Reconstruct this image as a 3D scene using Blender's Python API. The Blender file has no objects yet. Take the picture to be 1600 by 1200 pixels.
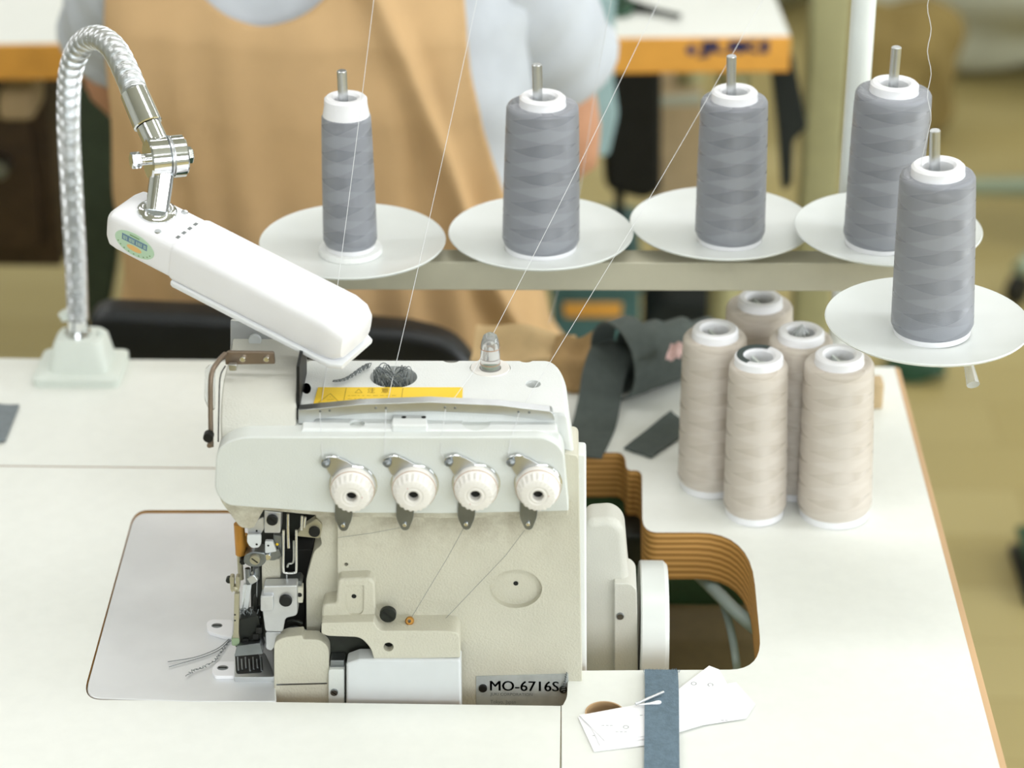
import bpy, bmesh, math, random
from mathutils import Vector as V, Matrix
random.seed(7)
S = bpy.context.scene
COL = S.collection
PI = math.pi

# ---------------------------------------------------------------- camera, world, lights, exposure
FPX = 85 / 36 * 1600
TH = math.atan(1945 / FPX)
YAW = math.atan(92 / math.hypot(FPX, 1945))
TT = 0.75                      # table top height
CAM = V((0, 0, 1.70))
cd = bpy.data.cameras.new('camera'); cam = bpy.data.objects.new('camera', cd); COL.objects.link(cam)
cd.lens = 85; cd.sensor_width = 36; cd.clip_end = 50
cam.location = CAM; cam.rotation_euler = (PI / 2 - TH, 0, YAW)
cd.dof.use_dof = True; cd.dof.focus_distance = 1.68; cd.dof.aperture_fstop = 4.4
S.camera = cam
RM = Matrix.Rotation(YAW, 3, 'Z') @ Matrix.Rotation(PI / 2 - TH, 3, 'X')

w = bpy.data.worlds.new('room_light'); S.world = w; w.use_nodes = True
w.node_tree.nodes['Background'].inputs[0].default_value = (0.95, 0.98, 1.0, 1)
w.node_tree.nodes['Background'].inputs[1].default_value = 0.80

def area(name, loc, target, sx, sy, power, col=(1, 1, 1)):
    l = bpy.data.lights.new(name, 'AREA'); l.shape = 'RECTANGLE'; l.size = sx; l.size_y = sy; l.energy = power; l.color = col
    o = bpy.data.objects.new(name, l); COL.objects.link(o); o.location = loc
    o.rotation_euler = (V(target) - V(loc)).to_track_quat('-Z', 'Y').to_euler()
LW = (0.985, 0.98, 1.0)
for lx in (-2.0, 0.6, 3.2):
    for ly, pw in ((-0.4, 25), (1.5, 25), (3.4, 27), (5.2, 27)):
        area('ceiling_tube_lamp', (lx, ly, 2.9), (lx, ly, 0), 1.8, 0.30, pw, LW)
area('window_daylight', (4.42, 1.6, 1.75), (0, 1.6, 1.2), 2.6, 1.3, 190, (0.91, 0.96, 1.0))
area('front_window_daylight', (1.1, -2.05, 1.75), (0.0, 2.0, 1.0), 4.6, 1.3, 180, (0.91, 0.96, 1.0))
S.view_settings.view_transform = 'Standard'; S.view_settings.look = 'None'
S.view_settings.gamma = 1; S.view_settings.use_curve_mapping = False
S.view_settings.exposure = -0.84

# ---------------------------------------------------------------- helpers
def ray(x, y): return RM @ V(((x - 800) / FPX, (600 - y) / FPX, -1))
def PZ(x, y, zr=0.0):
    d = ray(x, y); return CAM + d * ((TT + zr - CAM.z) / d.z)
def PF(x, y, z):
    d = ray(x, y); return CAM + d * ((z - CAM.z) / d.z)
def PY(x, y, Y):
    d = ray(x, y); return CAM + d * (Y / d.y)
def pxs(p):                     # metres per photo pixel at a point
    return -((RM.transposed() @ (V(p) - CAM)).z) / FPX

def lin(h):
    h = h.lstrip('#'); o = []
    for i in (0, 2, 4):
        c = int(h[i:i + 2], 16) / 255
        o.append(c / 12.92 if c <= .04045 else ((c + .055) / 1.055) ** 2.4)
    return (*o, 1)

def mat(name, col, rough=.5, metal=0, spec=.5, var=.06, vscale=40, bump=0, bscale=300, trans=0, ior=1.45, aniso=0, sheen=0, col2=None, stretch=None):
    m = bpy.data.materials.new(name); m.use_nodes = True
    nt = m.node_tree; b = nt.nodes['Principled BSDF']
    c = lin(col)
    b.inputs['Roughness'].default_value = rough; b.inputs['Metallic'].default_value = metal
    b.inputs['Specular IOR Level'].default_value = spec; b.inputs['IOR'].default_value = ior
    b.inputs['Transmission Weight'].default_value = trans
    if aniso: b.inputs['Anisotropic'].default_value = aniso
    if sheen: b.inputs['Sheen Weight'].default_value = sheen
    tc = nt.nodes.new('ShaderNodeTexCoord'); mp = nt.nodes.new('ShaderNodeMapping')
    nt.links.new(tc.outputs['Object'], mp.inputs[0])
    if stretch: mp.inputs['Scale'].default_value = stretch
    n = nt.nodes.new('ShaderNodeTexNoise'); n.inputs['Scale'].default_value = vscale; n.inputs['Detail'].default_value = 4
    nt.links.new(mp.outputs[0], n.inputs['Vector'])
    r = nt.nodes.new('ShaderNodeValToRGB'); nt.links.new(n.outputs['Fac'], r.inputs[0])
    d = lin(col2) if col2 else tuple(max(0, x * (1 - var * 2)) for x in c[:3]) + (1,)
    r.color_ramp.elements[0].position = .35; r.color_ramp.elements[1].position = .65
    r.color_ramp.elements[0].color = d; r.color_ramp.elements[1].color = c
    nt.links.new(r.outputs[0], b.inputs['Base Color'])
    if bump:
        n2 = nt.nodes.new('ShaderNodeTexNoise'); n2.inputs['Scale'].default_value = bscale; n2.inputs['Detail'].default_value = 2
        nt.links.new(mp.outputs[0], n2.inputs['Vector'])
        bp = nt.nodes.new('ShaderNodeBump'); bp.inputs['Strength'].default_value = bump; bp.inputs['Distance'].default_value = .001
        nt.links.new(n2.outputs['Fac'], bp.inputs['Height']); nt.links.new(bp.outputs[0], b.inputs['Normal'])
    return m

def nodes(m): return m.node_tree.nodes, m.node_tree.links, m.node_tree.nodes['Principled BSDF']

M = {}
M['laminate'] = mat('laminate', '#e9ebe5', .42, spec=.35, var=.012, vscale=90)
M['edge_wood'] = mat('edge_wood', '#c8a57c', .5, var=.12, vscale=30, stretch=(1, .1, 1))
M['enamel'] = mat('enamel', '#e4e7e5', .38, var=.015, vscale=30, bump=.25, bscale=900)
M['panel'] = mat('panel_enamel', '#dadeda', .36, var=.02, vscale=25, bump=.2, bscale=900)
M['cream'] = mat('cream_enamel', '#cecbba', .42, var=.03, vscale=25, bump=.45, bscale=700)
M['housing'] = mat('housing_enamel', '#d0cfc5', .4, var=.03, vscale=25, bump=.3, bscale=800)
M['whitemetal'] = mat('white_metal', '#d5d9da', .3, var=.02)
M['steel'] = mat('steel', '#d2d5d7', .30, 1, var=.06)
M['plate'] = mat('cloth_plate_steel', '#e6e8ea', .42, .7, var=.05, vscale=14, bump=.05, bscale=120)
M['castmetal'] = mat('cast_metal', '#d4d6d8', .4, .75, var=.06, bump=.2)
M['chrome'] = mat('chrome', '#e8eaec', .09, 1, var=.01)
M['dull'] = mat('dull_steel', '#8d9294', .38, 1, var=.12)
M['darksteel'] = mat('dark_steel', '#30332f', .45, .6, var=.2)
M['black'] = mat('black_oxide', '#161816', .5, .2, var=.2)
M['recess'] = mat('dark_recess', '#33362f', .55, .2, var=.25, vscale=60)  # dark grey-green for the walls of the cavity and looper recess
M['brass'] = mat('brass', '#c08a3c', .4, .5, var=.1)
M['brownsteel'] = mat('bronze_strip', '#8c7c6c', .4, .7, var=.08)
M['olive'] = mat('old_nickel', '#b3ae96', .4, .6, var=.1)
M['plastic'] = mat('white_plastic', '#f1f1f4', .32, var=.008)
M['ivory'] = mat('ivory_plastic', '#ebe8e2', .4, var=.015)
M['disc'] = mat('disc_plastic', '#dfe3e0', .3, var=.01)
M['basep'] = mat('base_plastic', '#dfe6df', .45, var=.015)
M['foam'] = mat('foam', '#eef0ee', .9, var=.03, vscale=300, bump=.3)
M['bar'] = mat('painted_bar', '#bdb9a4', .5, var=.03)
M['pole'] = mat('painted_pole', '#e6ebe8', .35, var=.01)
M['clear'] = mat('clear_plastic', '#f4f6f6', .05, trans=.72, ior=1.15, var=0)
M['dome'] = mat('clear_dome', '#fbfbfb', .04, trans=.88, ior=1.35, var=0)
M['yellow'] = mat('yellow_label', '#f6cf33', .5, var=.02)
M['print'] = mat('dark_yellow_print', '#a98a1c', .6, var=.05)
M['nameplate'] = mat('nameplate_metal', '#b4b9b6', .45, 0, var=.08, vscale=120)
M['ink'] = mat('dark_ink', '#475150', .6, var=.05)
M['greyink'] = mat('grey_ink', '#747b7a', .6, var=.05)
M['paper'] = mat('paper', '#fcfcff', .8, var=.01)
M['denim'] = mat('blue_grey_ribbon', '#6b7f8d', .9, var=.1, vscale=250, bump=.5, bscale=900)
M['scrap'] = mat('slate_cloth', '#7e868a', .9, var=.08, vscale=150, bump=.3)
M['strap'] = mat('dark_green_grey_strap', '#535b57', .85, var=.07, vscale=120, bump=.3)
M['brownfab'] = mat('brown_cloth', '#a8895c', .9, var=.08, vscale=60, bump=.3)
M['tanfab'] = mat('tan_cloth', '#c9ad80', .9, var=.06, vscale=60, bump=.3)
M['pink'] = mat('pink_cloth', '#d9b7b2', .9, var=.05)
M['apron'] = mat('apron_canvas', '#cfac7e', .9, var=.05, vscale=18, bump=.35, bscale=700)
M['tshirt'] = mat('grey_blue_jersey', '#c8ced6', .9, var=.05, vscale=25, bump=.2, bscale=500)
M['skin'] = mat('skin', '#d6a184', .55, var=.05)
M['hair'] = mat('hair', '#1d1612', .5, var=.2, vscale=200)
M['trouser'] = mat('trouser_cloth', '#3c4238', .9, var=.1)
M['leather'] = mat('black_vinyl', '#1d2124', .38, var=.1)
M['orange'] = mat('orange_edge', '#e6a748', .5, var=.06, vscale=30)
M['blueink'] = mat('blue_ink', '#2c3566', .6, var=.05)
M['greencast'] = mat('green_enamel', '#1f4a30', .45, var=.15)
M['darkgreen'] = mat('dark_green_fill', '#3f4a38', .9, var=.1)
M['palegreen'] = mat('pale_green_enamel', '#8fa382', .5, var=.06)
M['hose'] = mat('grey_hose', '#93a3a0', .4, var=.05)
M['brownwood'] = mat('dark_brown_wood', '#4a3823', .6, var=.15)
M['traywood'] = mat('tray_wood', '#7d6a42', .7, var=.15, vscale=20)
M['card'] = mat('cardboard', '#c8b08a', .8, var=.06)
M['khaki'] = mat('khaki_paint', '#a3a078', .5, var=.04)
M['teal'] = mat('teal_plastic', '#4d7472', .5, var=.08)
M['bluecloth'] = mat('pale_blue_cloth', '#a9c8cc', .9, var=.05)
M['blackcloth'] = mat('black_cloth', '#202522', .9, var=.1)
M['palesack'] = mat('pale_fabric', '#c3c6b2', .9, var=.05, vscale=6)
M['brownsack'] = mat('brown_fabric', '#84713f', .9, var=.08, vscale=6)
M['greygreen'] = mat('grey_green_paint', '#93a088', .5, var=.05)
M['wall'] = mat('wall_paint', '#c9ccc6', .8, var=.02, vscale=3)
M['ltgreen'] = mat('pale_green_ink', '#bfdcc0', .5, var=.02)
M['dkgreen'] = mat('leaf_green_ink', '#7d9f6c', .5, var=.02)
M['blueplate'] = mat('sticker_blue', '#6d8ca6', .5, var=.03)
M['peach'] = mat('sticker_orange', '#efc27c', .5, var=.05)
M['thread'] = mat('loose_thread', '#d8dadb', .7, var=.02)
M['threaddark'] = mat('grey_thread_tail', '#7d8384', .8, var=.1)
M['redline'] = mat('brown_ring_ink', '#b08a6c', .5, var=.03)
M['diffuser'] = mat('lamp_diffuser', '#f2f4f6', .3, trans=.1, var=0)

# plywood edge: horizontal plies
m = mat('plywood', '#b98a45', .55, var=.05); M['ply'] = m
n, l, b = nodes(m)
wv = n.new('ShaderNodeTexWave'); wv.wave_type = 'BANDS'; wv.bands_direction = 'Z'
wv.inputs['Scale'].default_value = 62; wv.inputs['Distortion'].default_value = 1.6; wv.inputs['Detail'].default_value = 2
tc = n.new('ShaderNodeTexCoord'); mp = n.new('ShaderNodeMapping'); mp.inputs['Scale'].default_value = (.15, .15, 1)
l.new(tc.outputs['Object'], mp.inputs[0]); l.new(mp.outputs[0], wv.inputs['Vector'])
r = n.new('ShaderNodeValToRGB'); l.new(wv.outputs['Fac'], r.inputs[0])
r.color_ramp.elements[0].color = lin('#966a31'); r.color_ramp.elements[1].color = lin('#d6a661')
l.new(r.outputs[0], b.inputs['Base Color'])

# floor: broad planks with blurry tone changes
m = mat('floor_planks', '#a89a68', .38, spec=.4, var=.05, vscale=3); M['floor'] = m
n, l, b = nodes(m)
tc = n.new('ShaderNodeTexCoord'); bk = n.new('ShaderNodeTexBrick')
bk.inputs['Scale'].default_value = 1; bk.inputs['Brick Width'].default_value = 1.3; bk.inputs['Row Height'].default_value = .13
bk.inputs['Mortar Size'].default_value = .0006
bk.inputs['Color1'].default_value = lin('#ab9d6b'); bk.inputs['Color2'].default_value = lin('#9f905c'); bk.inputs['Mortar'].default_value = lin('#7d6c3b')
l.new(tc.outputs['Object'], bk.inputs['Vector']); l.new(bk.outputs['Color'], b.inputs['Base Color'])

# cream casting with oily stains that collect under the tension dials
m = M['cream']; n, l, b = nodes(m)
src = b.inputs['Base Color'].links[0].from_socket
tc = n.new('ShaderNodeTexCoord'); sx = n.new('ShaderNodeSeparateXYZ'); l.new(tc.outputs['Object'], sx.inputs[0])
mr = n.new('ShaderNodeMapRange'); mr.inputs[1].default_value = TT + .095; mr.inputs[2].default_value = TT + .155
l.new(sx.outputs['Z'], mr.inputs[0])
nz = n.new('ShaderNodeTexNoise'); nz.inputs['Scale'].default_value = 45; nz.inputs['Detail'].default_value = 8; nz.inputs['Roughness'].default_value = .7
l.new(tc.outputs['Object'], nz.inputs['Vector'])
cr = n.new('ShaderNodeValToRGB'); cr.color_ramp.elements[0].position = .42; cr.color_ramp.elements[1].position = .72; l.new(nz.outputs['Fac'], cr.inputs[0])
mu = n.new('ShaderNodeMath'); mu.operation = 'MULTIPLY'; m2 = n.new('ShaderNodeMapRange'); m2.inputs[1].default_value = .003; m2.inputs[2].default_value = -.012; l.new(sx.outputs['X'], m2.inputs[0])
m3 = n.new('ShaderNodeMath'); m3.operation = 'MULTIPLY'; l.new(mr.outputs[0], m3.inputs[0]); l.new(m2.outputs[0], m3.inputs[1])
l.new(m3.outputs[0], mu.inputs[0]); l.new(cr.outputs[0], mu.inputs[1])
mx = n.new('ShaderNodeMix'); mx.data_type = 'RGBA'; l.new(mu.outputs[0], mx.inputs[0]); l.new(src, mx.inputs[6]); mx.inputs[7].default_value = lin('#75654a')
l.new(mx.outputs[2], b.inputs['Base Color'])

def winding(name, ca, cb, cc):
    """cross-wound thread: bands with zigzag borders, their sheen put into colour and roughness"""
    m = mat(name, ca, .5, spec=.9); n, l, b = nodes(m)
    tc = n.new('ShaderNodeTexCoord'); sx = n.new('ShaderNodeSeparateXYZ'); l.new(tc.outputs['Object'], sx.inputs[0])
    at = n.new('ShaderNodeMath'); at.operation = 'ARCTAN2'; l.new(sx.outputs['Y'], at.inputs[0]); l.new(sx.outputs['X'], at.inputs[1])
    def mth(op, a, v):
        q = n.new('ShaderNodeMath'); q.operation = op
        l.new(a, q.inputs[0])
        if isinstance(v, (int, float)): q.inputs[1].default_value = v
        else: l.new(v, q.inputs[1])
        return q.outputs[0]
    a2 = mth('MULTIPLY', at.outputs[0], 1 / PI)
    pp = mth('PINGPONG', a2, 1.0)
    zz = mth('MULTIPLY', sx.outputs['Z'], 46.0)
    nz = n.new('ShaderNodeTexNoise'); nz.inputs['Scale'].default_value = 26; l.new(tc.outputs['Object'], nz.inputs['Vector'])
    zz = mth('ADD', zz, mth('MULTIPLY', nz.outputs['Fac'], .35))
    f1 = mth('PINGPONG', mth('ADD', zz, mth('MULTIPLY', a2, .5)), .5); f2 = mth('PINGPONG', mth('ADD', mth('SUBTRACT', zz, a2), 10.3), .5)
    g1 = mth('GREATER_THAN', f1, .25); g2 = mth('GREATER_THAN', f2, .25)
    f = mth('MULTIPLY', mth('ADD', g1, g2), .5)
    cr = n.new('ShaderNodeValToRGB'); l.new(f, cr.inputs[0]); e = cr.color_ramp.elements
    e[0].position = 0; e[0].color = lin(cb); e[1].position = 1; e[1].color = lin(cc)
    q = e.new(.5); q.color = lin(ca)
    l.new(cr.outputs[0], b.inputs['Base Color'])  # lighter and darker bands painted for the sheen of the winding
    b.inputs['Anisotropic'].default_value = .75; b.inputs['Specular IOR Level'].default_value = 1.0; b.inputs['Sheen Weight'].default_value = .15
    tg = n.new('ShaderNodeTangent'); tg.direction_type = 'RADIAL'; tg.axis = 'Z'; l.new(tg.outputs[0], b.inputs['Tangent'])
    rr = n.new('ShaderNodeMapRange'); l.new(f, rr.inputs[0]); rr.inputs[3].default_value = .24; rr.inputs[4].default_value = .50
    l.new(rr.outputs[0], b.inputs['Roughness'])
    # fine helical strands as relief
    s1 = mth('ADD', mth('MULTIPLY', sx.outputs['Z'], 9000.0), mth('MULTIPLY', pp, 40.0)); s2 = mth('SINE', s1, 0.0)
    bp = n.new('ShaderNodeBump'); bp.inputs['Strength'].default_value = .35; bp.inputs['Distance'].default_value = .0003
    l.new(s2, bp.inputs['Height']); l.new(bp.outputs[0], b.inputs['Normal'])
    return m
M['greywind'] = winding('grey_wound_thread', '#858890', '#7d8088', '#92959d')
M['tanwind'] = winding('beige_wound_thread', '#d0c6ba', '#cac0b3', '#d7cec3')

WM = {}
def par(o, p):
    if p is None: return
    o.parent = p
    if p in WM: o.matrix_parent_inverse = WM[p].inverted()

def link(name, me, mats, parent, ang=40):
    if not isinstance(mats, (list, tuple)): mats = [mats]
    for q in mats: me.materials.append(M[q])
    for p in me.polygons: p.use_smooth = True
    me.set_sharp_from_angle(angle=math.radians(ang))
    o = bpy.data.objects.new(name, me); COL.objects.link(o); par(o, parent)
    return o

def fin(name, bm, mats, parent=None, ang=40, norm=True):
    if norm: bmesh.ops.recalc_face_normals(bm, faces=bm.faces)
    me = bpy.data.meshes.new(name); bm.to_mesh(me); bm.free()
    return link(name, me, mats, parent, ang)

def thing(name, label, cat, loc, group=None, local=False, rot=None):
    o = bpy.data.objects.new(name, None); COL.objects.link(o); o.location = loc; o.empty_display_size = .05
    if rot: o.rotation_euler = rot
    tag(o, label, cat, group)
    if not local: WM[o] = Matrix.Translation(V(loc))
    return o

def tag(o, label, cat, group=None, kind=None):
    o['label'] = label
    if cat: o['category'] = cat
    if group: o['group'] = group
    if kind: o['kind'] = kind
    return o

def struct(o, label=None):
    o['kind'] = 'structure'
    if label: o['label'] = label
    return o

def rpoly(pts, r, seg=5):
    """round the corners of a 2D polygon; r a number or a list"""
    out = []; k = len(pts)
    for i in range(k):
        p = V(pts[i][:2]); a = V(pts[i - 1][:2]); c = V(pts[(i + 1) % k][:2])
        ri = r[i] if isinstance(r, (list, tuple)) else r
        d1 = (a - p); d2 = (c - p); t = min(ri, d1.length * .48, d2.length * .48)
        if t < 1e-6 or ri == 0: out.append(p); continue
        s = p + d1.normalized() * t; e = p + d2.normalized() * t
        for j in range(seg + 1):
            u = j / seg; out.append(s * (1 - u) ** 2 + p * 2 * u * (1 - u) + e * u * u)
    return out

def add_prism(bm, pts, off, bev=0, seg=3, capmats=None):
    off = V(off)
    a = [bm.verts.new(p) for p in pts]; b_ = [bm.verts.new(V(p) + off) for p in pts]
    fs = [bm.faces.new(a), bm.faces.new(list(reversed(b_)))]
    k = len(pts)
    for i in range(k):
        f = bm.faces.new((a[i], b_[i], b_[(i + 1) % k], a[(i + 1) % k])); f.material_index = capmats or 0
        fs.append(f)
    if bev:
        es = set()
        for f in fs[:1] + fs[1:2]:
            es.update(f.edges)
        bmesh.ops.recalc_face_normals(bm, faces=fs)
        bmesh.ops.bevel(bm, geom=list(es), offset=bev, segments=seg, profile=.5, affect='EDGES', clamp_overlap=True)
    return a, b_

def prism(name, pts, off, mats, parent=None, bev=0, seg=3, side=None, ang=40):
    bm = bmesh.new(); add_prism(bm, pts, off, bev, seg, side)
    return wn(fin(name, bm, mats, parent, ang)) if bev else fin(name, bm, mats, parent, ang)

def wn(o):
    md = o.modifiers.new('weighted_normal', 'WEIGHTED_NORMAL'); md.keep_sharp = True; return o

def PP(name, px, Y, depth, mats, parent=None, r=0, bev=.0008, seg=3):
    """prism whose front outline, in the plane y=Y, is read from the photograph"""
    q = rpoly(px, r) if r else [V(p) for p in px]
    return prism(name, [PY(p[0], p[1], Y) for p in q], (0, depth, 0), mats, parent, bev, seg)

def PT(name, px, zr, down, mats, parent=None, r=0, bev=0, side=None):
    """prism whose top outline lies in a horizontal plane zr above the table"""
    q = rpoly(px, r) if r else [V(p) for p in px]
    return prism(name, [PZ(p[0], p[1], zr) for p in q], (0, 0, -down), mats, parent, bev, 3, side)

def add_box(bm, lo, hi, mat4=None, mi=0):
    vs = []
    for x in (lo[0], hi[0]):
        for y in (lo[1], hi[1]):
            for z in (lo[2], hi[2]):
                p = V((x, y, z)); vs.append(bm.verts.new(mat4 @ p if mat4 else p))
    for f in ((0, 1, 3, 2), (4, 6, 7, 5), (0, 4, 5, 1), (2, 3, 7, 6), (0, 2, 6, 4), (1, 5, 7, 3)):
        bm.faces.new([vs[i] for i in f]).material_index = mi
    return vs

def box(name, lo, hi, mats, parent=None, bev=0, mat4=None, seg=3):
    bm = bmesh.new(); add_box(bm, lo, hi, mat4)
    if bev: bmesh.ops.bevel(bm, geom=bm.edges[:], offset=bev, segments=seg, profile=.5, affect='EDGES', clamp_overlap=True)
    return fin(name, bm, mats, parent)

def add_lathe(bm, prof, seg=32, mat4=None, mi=0, rib=None):
    rings = []
    for (r, z) in prof:
        ring = []
        if r < 1e-7:
            p = V((0, 0, z)); v = bm.verts.new(mat4 @ p if mat4 else p); ring = [v]
        else:
            for i in range(seg):
                a = 2 * PI * i / seg; rr = r * (rib(i, z) if rib else 1)
                p = V((rr * math.cos(a), rr * math.sin(a), z)); ring.append(bm.verts.new(mat4 @ p if mat4 else p))
        rings.append(ring)
    for A, B in zip(rings, rings[1:]):
        if len(A) == 1 and len(B) == 1: continue
        for i in range(seg):
            j = (i + 1) % seg
            if len(A) == 1: f = bm.faces.new((A[0], B[i], B[j]))
            elif len(B) == 1: f = bm.faces.new((A[i], B[0], A[j]))
            else: f = bm.faces.new((A[i], B[i], B[j], A[j]))
            f.material_index = mi
    return rings

def lathe(name, prof, mats, parent=None, seg=32, mat4=None, ang=40, rib=None):
    bm = bmesh.new(); add_lathe(bm, prof, seg, mat4, 0, rib); return fin(name, bm, mats, parent, ang)

def frame_to(a, b):
    """matrix taking local +Z onto a->b with origin at a"""
    d = (V(b) - V(a)); return Matrix.Translation(V(a)) @ d.to_track_quat('Z', 'Y').to_matrix().to_4x4()

def cyl(name, a, b, r, mats, parent=None, seg=20, r2=None, bev=0):
    L = (V(b) - V(a)).length; r2 = r if r2 is None else r2; e = bev
    prof = [(0, 0), (r - e, 0)] + ([(r, e)] if e else []) + ([(r2, L - e)] if e else []) + [(r2 - e, L), (0, L)]
    return lathe(name, prof, mats, parent, seg, frame_to(a, b))

def smoothpath(pts, n=8):
    """Catmull-Rom"""
    P = [V(p) for p in pts]; out = []
    for i in range(len(P) - 1):
        p0 = P[max(i - 1, 0)]; p1 = P[i]; p2 = P[i + 1]; p3 = P[min(i + 2, len(P) - 1)]
        for j in range(n):
            t = j / n
            out.append(.5 * ((2 * p1) + (p2 - p0) * t + (2 * p0 - 5 * p1 + 4 * p2 - p3) * t * t + (3 * p1 - p0 - 3 * p2 + p3) * t ** 3))
    out.append(P[-1]); return out

def resample(P, step):
    out = [P[0].copy()]; acc = 0
    for a, b in zip(P, P[1:]):
        L = (b - a).length; t = step - acc
        while t <= L:
            out.append(a.lerp(b, t / L)); t += step
        acc = (acc + L) % step if L else acc
    return out

def add_tube(bm, P, rad, seg=10, cap=True, mi=0):
    P = [V(p) for p in P]; k = len(P); rings = []
    up = None
    for i in range(k):
        t = (P[min(i + 1, k - 1)] - P[max(i - 1, 0)]).normalized()
        if up is None:
            up = t.orthogonal().normalized()
        up = (up - t * up.dot(t)).normalized(); sd = t.cross(up)
        r = rad[i] if isinstance(rad, (list, tuple)) else rad
        rings.append([bm.verts.new(P[i] + (up * math.cos(2 * PI * j / seg) + sd * math.sin(2 * PI * j / seg)) * r) for j in range(seg)])
    for A, B in zip(rings, rings[1:]):
        for j in range(seg):
            bm.faces.new((A[j], B[j], B[(j + 1) % seg], A[(j + 1) % seg])).material_index = mi
    if cap:
        bm.faces.new(list(reversed(rings[0]))); bm.faces.new(rings[-1])

def tube(name, P, rad, mats, parent=None, seg=10):
    bm = bmesh.new(); add_tube(bm, P, rad, seg); return fin(name, bm, mats, parent, 60)

def TB(name, px, rpx, mats, parent=None, seg=8, sm=6):
    P = [PY(*p) for p in px]
    if sm and len(P) > 2: P = smoothpath(P, sm)
    return tube(name, P, rpx * pxs(P[0]), mats, parent, seg)

def CY(name, x, y, rpx, Y, L, mats, parent=None, seg=20, bev=.0003):
    """cylinder standing out of a vertical face: front cap at y=Y, running back L"""
    a = PY(x, y, Y); r = rpx * pxs(a)
    return cyl(name, a, a + V((0, L, 0)), r, mats, parent, seg, None, bev)

def screw(name, x, y, rpx, Y, mats, parent, slot=True, L=.004):
    o = CY(name, x, y, rpx, Y, L, mats, parent)
    if slot:
        a = PY(x, y, Y); r = rpx * pxs(a)
        box('screw_slot', (a.x - r * .75, a.y - .0002, a.z - r * .13), (a.x + r * .75, a.y + .0003, a.z + r * .13), 'black', o,
            0, Matrix.Translation(a) @ Matrix.Rotation(.7, 4, 'Y') @ Matrix.Translation(-a))
    return o

def cut(o, build):
    """subtract a cutter volume from a mesh"""
    bm = bmesh.new(); build(bm); bmesh.ops.recalc_face_normals(bm, faces=bm.faces)
    me = bpy.data.meshes.new('cut'); bm.to_mesh(me); bm.free(); c = bpy.data.objects.new('cut', me); COL.objects.link(c)
    pi = o.matrix_parent_inverse.copy(); pp = o.parent; o.parent = None
    o.modifiers.clear(); md = o.modifiers.new('b', 'BOOLEAN'); md.operation = 'DIFFERENCE'; md.object = c; md.solver = 'EXACT'
    dg = bpy.context.evaluated_depsgraph_get(); nm = bpy.data.meshes.new_from_object(o.evaluated_get(dg))
    o.modifiers.clear(); old = o.data; o.data = nm; nm.name = o.name; bpy.data.meshes.remove(old)
    bpy.data.objects.remove(c); bpy.data.meshes.remove(me)
    if pp: o.parent = pp; o.matrix_parent_inverse = pi
    for p in nm.polygons: p.use_smooth = True
    nm.set_sharp_from_angle(angle=math.radians(40))
    return wn(o)

def hole(bm, x, y, rpx, Y, L, ry=None, seg=24):
    """cutter: round or oval hole sunk from the plane y=Y"""
    a = PY(x, y, Y); s = pxs(a)
    pts = []
    for i in range(seg):
        t = 2 * PI * i / seg; q = PY(x + rpx * math.cos(t), y + (ry or rpx * .88) * math.sin(t), Y); pts.append(q - V((0, .004, 0)))
    add_prism(bm, pts, (0, L + .004, 0))

def zhole(bm, x, y, rpx, zr, L, seg=24, aspect=.5):
    pts = [PZ(x + rpx * math.cos(2 * PI * i / seg), y + rpx * aspect * math.sin(2 * PI * i / seg), zr) + V((0, 0, .004)) for i in range(seg)]
    add_prism(bm, pts, (0, 0, -L - .004))

def text(name, s, o, u, v, wid, hei, mats, parent, bold=0.0, ext=.00008, fat=0.0):
    """flat lettering: lower-left corner o, along u, up v, fitted to wid x hei"""
    cu = bpy.data.curves.new(name, 'FONT'); cu.body = s; cu.size = 1; cu.resolution_u = 3; cu.offset = bold
    t = bpy.data.objects.new(name, cu); COL.objects.link(t)
    dg = bpy.context.evaluated_depsgraph_get(); me = bpy.data.meshes.new_from_object(t.evaluated_get(dg))
    bpy.data.objects.remove(t); bpy.data.curves.remove(cu)
    xs = [q.co.x for q in me.vertices]; ys = [q.co.y for q in me.vertices]
    x0, x1, y0, y1 = min(xs), max(xs), min(ys), max(ys)
    u = V(u).normalized(); v = V(v).normalized(); nn = u.cross(v)
    for q in me.vertices:
        q.co = V(o) + u * ((q.co.x - x0) / (x1 - x0) * wid) + v * ((q.co.y - y0) / (y1 - y0) * hei) + nn * ext
    me.materials.clear()
    if fat:
        vs_ = [q.co.copy() for q in me.vertices]; fs_ = [list(p.vertices) for p in me.polygons]; nv_ = len(vs_)
        V2, F2 = [], []
        for k_, f_ in enumerate((-fat, -fat / 2, 0, fat / 2, fat)):
            V2 += [q + u * f_ for q in vs_]; F2 += [[i + k_ * nv_ for i in p] for p in fs_]
        me = bpy.data.meshes.new(name); me.from_pydata(V2, [], F2)
    ob = bpy.data.objects.new(name, me); me.materials.append(M[mats]); COL.objects.link(ob); par(ob, parent)
    return ob

def bake(o):
    dg = bpy.context.evaluated_depsgraph_get(); nm = bpy.data.meshes.new_from_object(o.evaluated_get(dg))
    o.modifiers.clear(); o.data = nm
    for p in nm.polygons: p.use_smooth = True
    return o

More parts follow.
